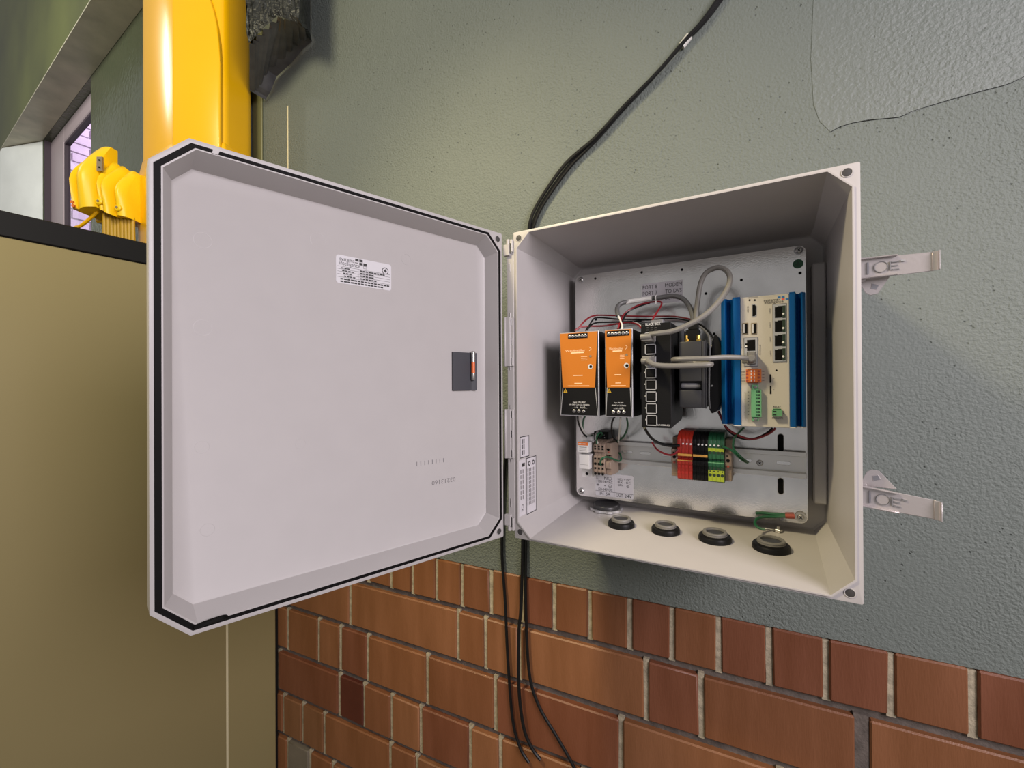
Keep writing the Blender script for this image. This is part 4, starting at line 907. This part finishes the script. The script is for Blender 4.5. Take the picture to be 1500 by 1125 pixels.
# left group: fuse holder, beige blocks
Z5 = lambda a, c, yy: P(835+a/8.04, 600+c/8.04, yy)
yf = .100
fh = thing('fuse_holder', 'white fuse holder with an orange topped cover at the left of the rail', 'fuse holder', (.068, .13, -.15))
p = Z5(90, 378, yf); q = Z5(216, 512, yf); b = MB(); b.box(p.x, q.x, yf, .152, q.z, p.z-.0004, 'white'); b.build('upper_cover', fh, bevel=.0008)
b = MB(); r_ = Z5(216, 420, yf); b.box(p.x+.0005, q.x-.0005, yf-.0005, yf+.0002, Z5(150, 420, yf).z, Z5(150, 384, yf).z, 'dorange')
for i in range(3): b.add([(p.x+.0028, yf-.0004, Z5(150, 445+i*20, yf).z), (q.x-.0025-.001*(i % 2), yf-.0004, Z5(150, 445+i*20, yf).z), (q.x-.0025-.001*(i % 2), yf-.0004, Z5(150, 439+i*20, yf).z), (p.x+.0028, yf-.0004, Z5(150, 439+i*20, yf).z)], [[0, 1, 2, 3]], 'greyink')
for i in range(5): b.add([(p.x+.0018+i*.0024, yf-.0007, Z5(150, 408, yf).z), (p.x+.0036+i*.0024, yf-.0007, Z5(150, 408, yf).z), (p.x+.0036+i*.0024, yf-.0007, Z5(150, 398, yf).z), (p.x+.0018+i*.0024, yf-.0007, Z5(150, 398, yf).z)], [[0, 1, 2, 3]], 'paper')
b.build('cover_print', fh, label='orange band with small print')
p2 = Z5(105, 525, yf+.003); q2 = Z5(226, 704, yf+.003); b = MB(); b.box(p2.x, q2.x, yf+.003, .152, q2.z, p2.z, 'white'); b.box(p2.x+.0015, q2.x-.0015, yf+.0026, yf+.0034, Z5(150, 654, yf).z, Z5(150, 646, yf).z, 'hole'); b.build('lower_cover', fh, bevel=.0008)
b = MB(); p3 = Z5(140, 310, .125); q3 = Z5(260, 800, .125); b.box(p3.x, q3.x, .125, .158, q3.z, p3.z, 'white'); c_ = Z5(200, 755, .125); b.lathe((c_.x, .125, c_.z), FR, [(.0027, 0), (.0027, .0004)], 'hole', 14); b.build('base', fh, bevel=.0008)
yb_ = .112
p = Z5(275, 410, yb_); q = Z5(408, 797, yb_); bw = (q.x-p.x)/3
zT, zB = -.0915, -.1405
Z5z = lambda c: Z5(340, c, yb_).z
for i in range(3):
    x0 = p.x+bw*i+.0001; x1 = p.x+bw*(i+1)-.0001; cx = (x0+x1)/2
    t = thing('terminal_block', '%s beige terminal block right of the white fuse holder' % names[i], 'terminal', (cx, .135, zB), 'beige terminal blocks')
    b = MB(); b.prism([(x0, a, c) for a, c in ((.1575, zT+.004), (yb_+.02, zT+.004), (yb_+.004, zT), (yb_, zT-.004), (yb_, Z5z(500)), (yb_+.004, Z5z(510)), (yb_+.004, Z5z(535)), (yb_, Z5z(545)), (yb_, zB+.004), (yb_+.005, zB), (.1575, zB))], (x1-x0, 0, 0), 'tan'); b.build('body', t, bevel=.0004)
    b = MB()
    for c, hh in ((435, .0013), (462, .0013), (580, .0014), (692, .0015)): b.box(cx-.0015, cx+.0015, yb_-.0004, yb_, Z5z(c)-hh, Z5z(c)+hh, 'hole')
    for c in (640, 757): b.lathe((cx, yb_, Z5z(c)), FR, [(.0021, 0), (.0021, .0004)], 'hole', 12)
    b.build('opening', t)
x0 = q.x+.0001; x1 = q.x+.0085
es = thing('end_stop', 'beige stepped end stop beside the left beige terminal blocks', 'end stop', ((x0+x1)/2, .135, zB+.002))
b = MB(); b.prism([(x0, a, c) for a, c in ((.1575, zT), (yb_+.006, zT), (yb_+.006, Z5z(535)), (yb_+.013, Z5z(545)), (yb_+.013, Z5z(600)), (yb_+.003, Z5z(610)), (yb_+.003, Z5z(690)), (yb_+.008, Z5z(700)), (yb_+.008, Z5z(770)), (.1575, Z5z(785)))], (x1-x0, 0, 0), 'tan'); b.build('body', es, bevel=.0005)
b = MB(); cx = (x0+x1)/2; b.lathe((cx, yb_+.006, Z5z(470)), FR, [(.002, 0), (.002, .0005)], 'hole', 12); b.lathe((cx-.002, yb_+.006, Z5z(466)), FR, [(.001, 0), (.001, .0005)], 'hole', 8); b.box(cx-.001, cx+.0015, yb_+.0056, yb_+.006, Z5z(505), Z5z(492), 'ferrule'); b.lathe((cx, yb_+.0125, Z5z(540)), FR, [(.002, 0), (.002, .0005)], 'hole', 12); b.build('opening', es)
b = MB(); p = Z5(262, 215, .13); q = Z5(440, 385, .13); b.box(p.x+.001, q.x, .135, .162, q.z-.001, p.z-.006, 'black'); 
for a, c in ((405, 300), (410, 330), (330, 262)): s_ = Z5(a, c, .135); b.lathe((s_.x, .135, s_.z), FR, [(.0016, 0), (.0013, .001)], 'lgrey', 10)
tag(b.build('shade_filler', bevel=.0012), 'black shroud standing for shadows and black wires above the left beige terminal blocks', 'filler')  # dark block stands in for the shadows among the black wires

# ================================================================== CABLES AND WIRES IN THE BOX
def wire(name, k, r, pts, lab, cat='wire', n=8, group=None):
    b = MB(); b.tube([P(*p) for p in pts], r, k, n, 5); return tag(b.build(name), lab, cat, group)
# grey network cable, looped, from switch to modem plug
nc = thing('network_cable', 'grey network cable looping high from the switch to the modem plug', 'cable', P(1019, 478, .1))
b = MB(); b.tube([P(*p) for p in ((952, 489.5, .038), (965, 488, .036), (985, 485, .038), (1010, 475, .042), (1032, 462, .048), (1052, 443, .058), (1066, 422, .070), (1069, 405, .080), (1061, 394, .087), (1048, 392.5, .092), (1034, 400, .096), (1026, 416, .098), (1022, 440, .100), (1019.5, 462, .100), (1018.5, 476, .100))], .0034, 'cablegrey', 10); b.build('jacket', nc)
b = MB(); cx, zc_ = pzs[0]; b.box(cx-.0062, cx+.0062, .036, .0595, zc_-.0064, zc_+.0012, 'cablegrey'); b.box(cx-.0045, cx+.0055, .044, .0597, zc_-.0070, zc_-.0064, 'cabledark'); b.cyl((cx-.0072, .0375, zc_-.0012), (cx+.006, .0375, zc_-.0008), .0042, 'cablegrey', 12)
b.build('plug', nc, bevel=.0012, seg=2)
# folded grey cable from the switch to the computer
nc2 = thing('network_cable', 'grey network cable folded sideways between the switch and the computer', 'cable', P(1018, 534, .05))
cx, zc_ = pzs[2]
zl = P(1010, 535.5, .034).z; zu = P(1030, 525, .034).z
e0 = P(1042, 534, .034).x-.001; e1 = P(985, 527, .04).x+.001
pts = [(cx-.001, .037, zc_+.0005), (cx+.004, .033, zc_-.002), (cx+.012, .031, zl+.002), (cx+.028, .032, zl+.0002), (e0-.018, .034, zl), (e0-.004, .036, zl+.0004), (e0, .0415, zl+.0012), (e0-.004, .047, zl+.0022), (e0-.018, .048, zl+.003), ((e0+e1)/2, .049, (zl+zu)/2), (e1+.008, .048, zu-.001), (e1+.001, .046, zu-.0002), (e1, .0415, zu), (e1+.005, .036, zu), (e1+.015, .0345, zu)]
jk = Z3(445, 842, .062)
pts += [(e1+.04, .037, zu), (jk.x-.03, .048, jk.z+.0015), (jk.x-.012, .058, jk.z+.001), (jk.x-.003, .066, jk.z), (jk.x, .076, jk.z)]
b = MB(); b.tube(pts, .0033, 'cablegrey', 10); b.build('jacket', nc2)
b = MB(); b.box(cx-.0058, cx+.0058, .036, .0595, zc_-.0050, zc_+.0056, 'cablegrey'); b.cyl((cx-.0066, .037, zc_-.001), (cx+.005, .036, zc_+.0), .0042, 'cablegrey', 12); b.build('plug', nc2, bevel=.0012, seg=2)
b = MB(); p = Z3(402, 772, .082); q = Z3(498, 908, .082); b.box(p.x, q.x, .070, .0868, q.z, p.z, 'cablegrey'); b.lathe((jk.x, .0715, jk.z), FR, [(.0056, 0), (.0050, .006), (.0042, .010)], 'cablegrey', 14); b.box(p.x-.006, p.x+.002, .072, .078, q.z+.0005, q.z+.005, 'cablegrey'); b.build('plug', nc2, bevel=.0008)
# grey power lead from narrow supply over to the modem plug
pw = thing('power_lead', 'slate grey lead arching from the narrow power supply to the modem', 'cable', P(960, 438, .11))
b = MB(); b.tube([P(*p) for p in ((905.5, 463, .098), (904, 452, .105), (910, 444.5, .112), (925, 441.5, .118), (945, 438.5, .120), (965, 436, .120), (985, 433.5, .118), (999, 437, .114), (1008, 446, .108), (1014, 460, .102), (1016, 474, .101))], .0034, 'cabledark', 10); b.build('jacket', pw)
b = MB(); b.tube([P(*p) for p in ((917, 443, .116), (925, 441.5, .118), (945, 438.5, .120), (955, 437.3, .120))], .0038, 'wwhite', 10); b.build('sleeve', pw, label='white printed sleeve')
b = MB(); b.tube([P(*p) for p in ((905.5, 462, .098), (909, 470, .094), (911.5, 478, .09), (910, 484, .087))], .0013, 'wwhite', 6); b.build('core', pw, label='bare white core')
b = MB(); p = P(961, 437, .119); b.ring(p-V((.0008, 0, 0)), RX3, .0034, .0048, .0016, 'wwhite', 14); b.box(p.x-.0008, p.x+.0008, .1165, .119, p.z-.009, p.z-.003, 'wwhite'); tag(b.build('cable_tie'), 'white cable tie on the slate grey lead', 'cable tie')
wr = [
 ('wred', ((846, 484, .09), (852, 475, .095), (862, 466, .11), (873, 462, .125), (890, 462, .135), (920, 463, .14), (950, 463.5, .142), (985, 463.5, .142), (1003, 466, .14), (1012, 468, .135)), 'upper red wire crossing from the wide power supply to the modem'),
 ('wblack', ((858, 484, .09), (863, 477, .1), (870, 467, .115), (880, 465.3, .132), (905, 467.5, .14), (930, 468, .145), (948, 468.5, .145), (985, 466.5, .145), (1010, 470, .138)), 'upper black wire crossing from the wide power supply to the modem'),
 ('wblack', ((860, 483.5, .084), (866, 476, .092), (875, 472.5, .11), (890, 472, .13), (915, 471.3, .142), (940, 470, .146)), 'lower black wire behind the supplies, ending behind the switch'),
 ('wred', ((842, 484.5, .084), (850, 479.5, .09), (866, 478, .10), (884, 477.5, .118), (900, 475, .125), (920, 472.5, .125), (933, 475, .118), (940, 481, .105)), 'lower red wire behind the two power supplies'),
 ('wred', ((905, 482, .088), (908, 474, .095), (913, 462, .11), (922, 454, .118), (938, 446, .122), (955, 442.5, .123), (967, 442, .121), (969, 446, .115), (964, 455, .103), (957, 466, .085), (956, 469.5, .072)), 'red wire bent over from the narrow supply to the switch power plug'),
 ('wblack', ((907, 482, .092), (911, 472, .1), (918, 459, .114), (927, 452.5, .121), (941, 447, .124), (952, 443.5, .126)), 'black wire beside the red one above the narrow supply'),
 ('wwhite', ((927, 472, .13), (934, 474, .122), (941, 479, .112)), 'short white wire between narrow supply and switch'),
]
for k, pts, lab in wr: wire('wire', k, .0013, pts, lab, n=6)
# below the supplies
for k, pts, lab in (
 ('wblack', ((846, 609, .075), (847, 618, .085), (852, 631, .105), (859, 639.5, .125), (868, 640.5, .135)), 'black wire under the wide power supply'),
 ('wwhite', ((849.5, 609, .075), (850.5, 620, .088), (855, 632, .105), (861, 637, .122), (868, 636, .136)), 'white wire under the wide power supply'),
 ('wgreen', ((857, 609, .075), (854, 618, .086), (854, 629, .105), (859, 636, .122), (868, 638.5, .134)), 'green wire under the wide power supply'),
 ('wblack', ((900, 611, .075), (896.5, 619, .09), (896, 632, .11), (899, 641, .128), (905, 648, .136)), 'black wire under the narrow power supply'),
 ('wwhite', ((909, 612, .075), (908.5, 622, .09), (907, 636, .115), (906, 647, .135)), 'white wire under the narrow power supply'),
 ('wgreen', ((918, 612, .075), (919.5, 622, .09), (917.5, 632, .11), (912, 641, .125), (903, 647, .136)), 'green wire under the narrow power supply'),
 ('wgreen', ((874, 650, .112), (874, 640, .104), (877, 635, .104), (881, 634, .112), (882, 637, .122), (878, 640, .136)), 'green wire curling into the top of the beige terminals'),
 ('wwhite', ((875.5, 649, .115), (873, 643, .108), (872.5, 637, .112), (876, 632, .128)), 'short white wire at the top of the beige terminals'),
 ('wgreen', ((880, 681, .111), (879.5, 676, .106), (883, 671, .104), (890, 669.5, .110), (900, 673, .128), (907, 675.5, .140), (910, 672, .148), (908, 665, .154), (903, 662, .158)), 'green wire looping across the left beige end stop'),
 ('wblack', ((944, 626.5, .075), (949, 635, .088), (957, 644, .1), (968, 650, .108), (982, 653, .111), (996, 652.5, .113)), 'black wire from the switch base to the red terminals'),
 ('wred', ((955, 648, .122), (962, 658, .118), (972, 664, .112), (982, 666.5, .109), (989, 664, .109), (994, 658.5, .113)), 'bright red wire curving into the red terminals'),
 ('wred', ((1053, 602, .125), (1059, 617, .12), (1066, 628, .118), (1078, 636, .116), (1092, 641.5, .115), (1104, 643, .114), (1118, 639, .115), (1130, 633, .118), (1136, 627, .118)), 'dark red wire sagging below the white computer'),
 ('wblack', ((1052, 603, .129), (1058, 616, .124), (1066, 630, .122), (1080, 640, .120), (1096, 643.5, .118), (1110, 641, .118), (1124, 634, .121), (1132, 627, .122)), 'black wire sagging below the white computer'),
 ('wgreen', ((1090, 626, .118), (1083, 633, .117), (1076, 641, .114), (1074, 650, .113), (1075, 658, .112), (1082, 666, .113), (1090, 673, .120), (1096, 677, .138)), 'green wire dropping from the computer past the green terminals'),
 ('wgreen', ((1058, 654, .113), (1064, 656, .110), (1072, 660, .111), (1080, 668, .114), (1088, 674.5, .124), (1095, 678, .140)), 'green wire from the green terminals down onto the rail'),
 ('cabledark', ((1024, 478, .098), (1030, 482, .098), (1037, 490, .096), (1039.5, 500, .095), (1039, 540, .095), (1038.5, 580, .096), (1040, 596, .1), (1043, 604, .106)), 'thin grey lead along the right edge of the modem'),
 ('wblack', ((1023, 474, .104), (1031, 479, .103), (1040, 488, .102), (1046, 497, .101)), 'thin black lead curving over the modem shoulder'),
): wire('wire', k, .0014 if k != 'wblack' or 'switch base' not in lab else .002, pts, lab, n=6)
# ferrule behind the beige end stop
b = MB(); b.cyl(P(899, 662.5, .158), P(904.5, 661.5, .157), .002, 'ferrule', 10); tag(b.build('crimp_sleeve'), 'small red crimp sleeve on the rail beside the beige end stop', 'crimp')
# earth wire bottom right
ew = thing('earth_wire', 'green earth wire with red crimp at the plate corner', 'wire', P(1130, 757, .15))
b = MB(); b.tube([P(*p) for p in ((1152, 756.5, .160), (1135, 757, .160), (1118, 757.5, .156), (1109, 760, .148), (1106, 765.5, .140), (1109, 771.5, .134), (1116, 775, .130), (1121, 775.5, .1285))], .0019, 'wgreen', 8); b.build('jacket', ew)
b = MB(); b.tube([P(*p) for p in ((1152, 754.5, .1625), (1130, 753, .1625), (1116, 751.5, .1625), (1107, 752, .161))], .0016, 'wgreen', 8); b.build('jacket', ew)
b = MB(); b.cyl(P(1150.5, 756, .1605), P(1164, 756.5, .1605), .0033, 'ferrule', 12); b.build('crimp', ew, label='brown red crimp sleeve')
b = MB(); p = P(1173, 757.5, .1618); b.ring(p, FR, .0044, .0068, .0008, 'screw', 16); b.build('ring_lug', ew)
b = MB(); b.tube([P(*p) for p in ((1120, 775.3, .1285), (1124, 774.8, .129), (1128, 775.5, .129))], .0012, 'screw', 6); b.build('bare_end', ew, label='bare tinned wire end')

# ================================================================== GLANDS ON THE BOX FLOOR
def fz(y_): return -.2157+(.2157-.2065)*(y_+.0022)/.1992
def onfloor(px, py):
    z = -.21
    for _ in range(8): p = PZ(px, py, z); z = fz(p.y)
    return p
fnorm = V((0, -(.2157-.2065)/.1992, 1)).normalized()
for k, (px, py, hw, lab) in enumerate(((910, 770, 19, 'leftmost black cable gland with grey bushing on the enclosure floor'), (975, 779, 20, 'second black cable gland from the left on the enclosure floor'), (1047.3, 791, 22.5, 'third black cable gland from the left on the enclosure floor'), (1129.6, 804, 25, 'rightmost black cable gland with grey bushing on the enclosure floor'))):
    p = onfloor(px, py); t_ = (p-CAM).dot(FW); r = hw/FOC*t_
    t = thing('cable_gland', lab, 'gland', p, 'black cable glands on the enclosure floor')
    b = MB(); b.lathe(p-fnorm*.0005, fnorm, [(r, 0), (r, .0050), (r*.94, .0074), (r*.74, .0085)], 'black', 28); b.build('locknut', t, ang=30)
    b = MB(); b.lathe(p, fnorm, [(r*.74, .0082), (r*.74, .0096), (r*.70, .0098), (r*.70, .0108), (r*.73, .0110), (r*.71, .0124), (r*.62, .0127), (r*.55, .0124), (r*.53, .0098)], 'cablegrey', 28); b.build('bushing', t, ang=30, label='grey ribbed bushing')
    b = MB(); b.lathe(p, fnorm, [(r*.54, .0080), (r*.54, .0104)], 'dgrey', 24); b.build('plug', t)
p = onfloor(888, 746.5); t_ = (p-CAM).dot(FW); r = 20.5/FOC*t_
t = thing('hole_plug', 'wide dark hole plug with toothed silver locknut in the back left corner', 'plug', p)
b = MB(); n = 48; ls = []
for h_, s in ((0, 1.0), (.0035, 1.0), (.0035, .8)):
    ls.append([p+fnorm*h_+(V((math.cos(2*math.pi*i/n), math.sin(2*math.pi*i/n), 0))*r*((1.15 if (i//3) % 2 else 1.03) if s == 1 else s)) for i in range(n)])
b.loops(ls, 'lgrey', True, True); b.build('locknut', t)
b = MB(); b.lathe(p, fnorm, [(r*.93, .003), (r*.98, .0062), (r*.93, .0098), (r*.85, .0112), (r*.78, .0104), (r*.3, .0100)], 'dgrey', 30); b.build('cap', t, ang=40)
p = onfloor(1140, 779.5); bt = thing('hex_nut', 'small steel hex nut on a stud beside the bare earth wire end', 'nut', p)
b = MB(); b.lathe(p-fnorm*.0003, fnorm, [(.0058, 0), (.0058, .0008)], 'screw', 18); b.lathe(p, fnorm, [(.0050, .0008), (.0053, .0014), (.0053, .0040), (.0048, .0046)], 'screw', 6); b.build('nut', bt)
b = MB(); b.cyl(p+fnorm*.002, p+fnorm*.0085, .0021, 'screw', 10); b.build('stud', bt)

# ------------------------------------------------------------------ lift everything to the floor at zero, tidy helper properties
for o in C.objects:
    if o.parent is None and o.type in ('MESH', 'EMPTY'): o.location.z += ZUP
for o in C.objects:
    if '_o' in o: del o['_o']
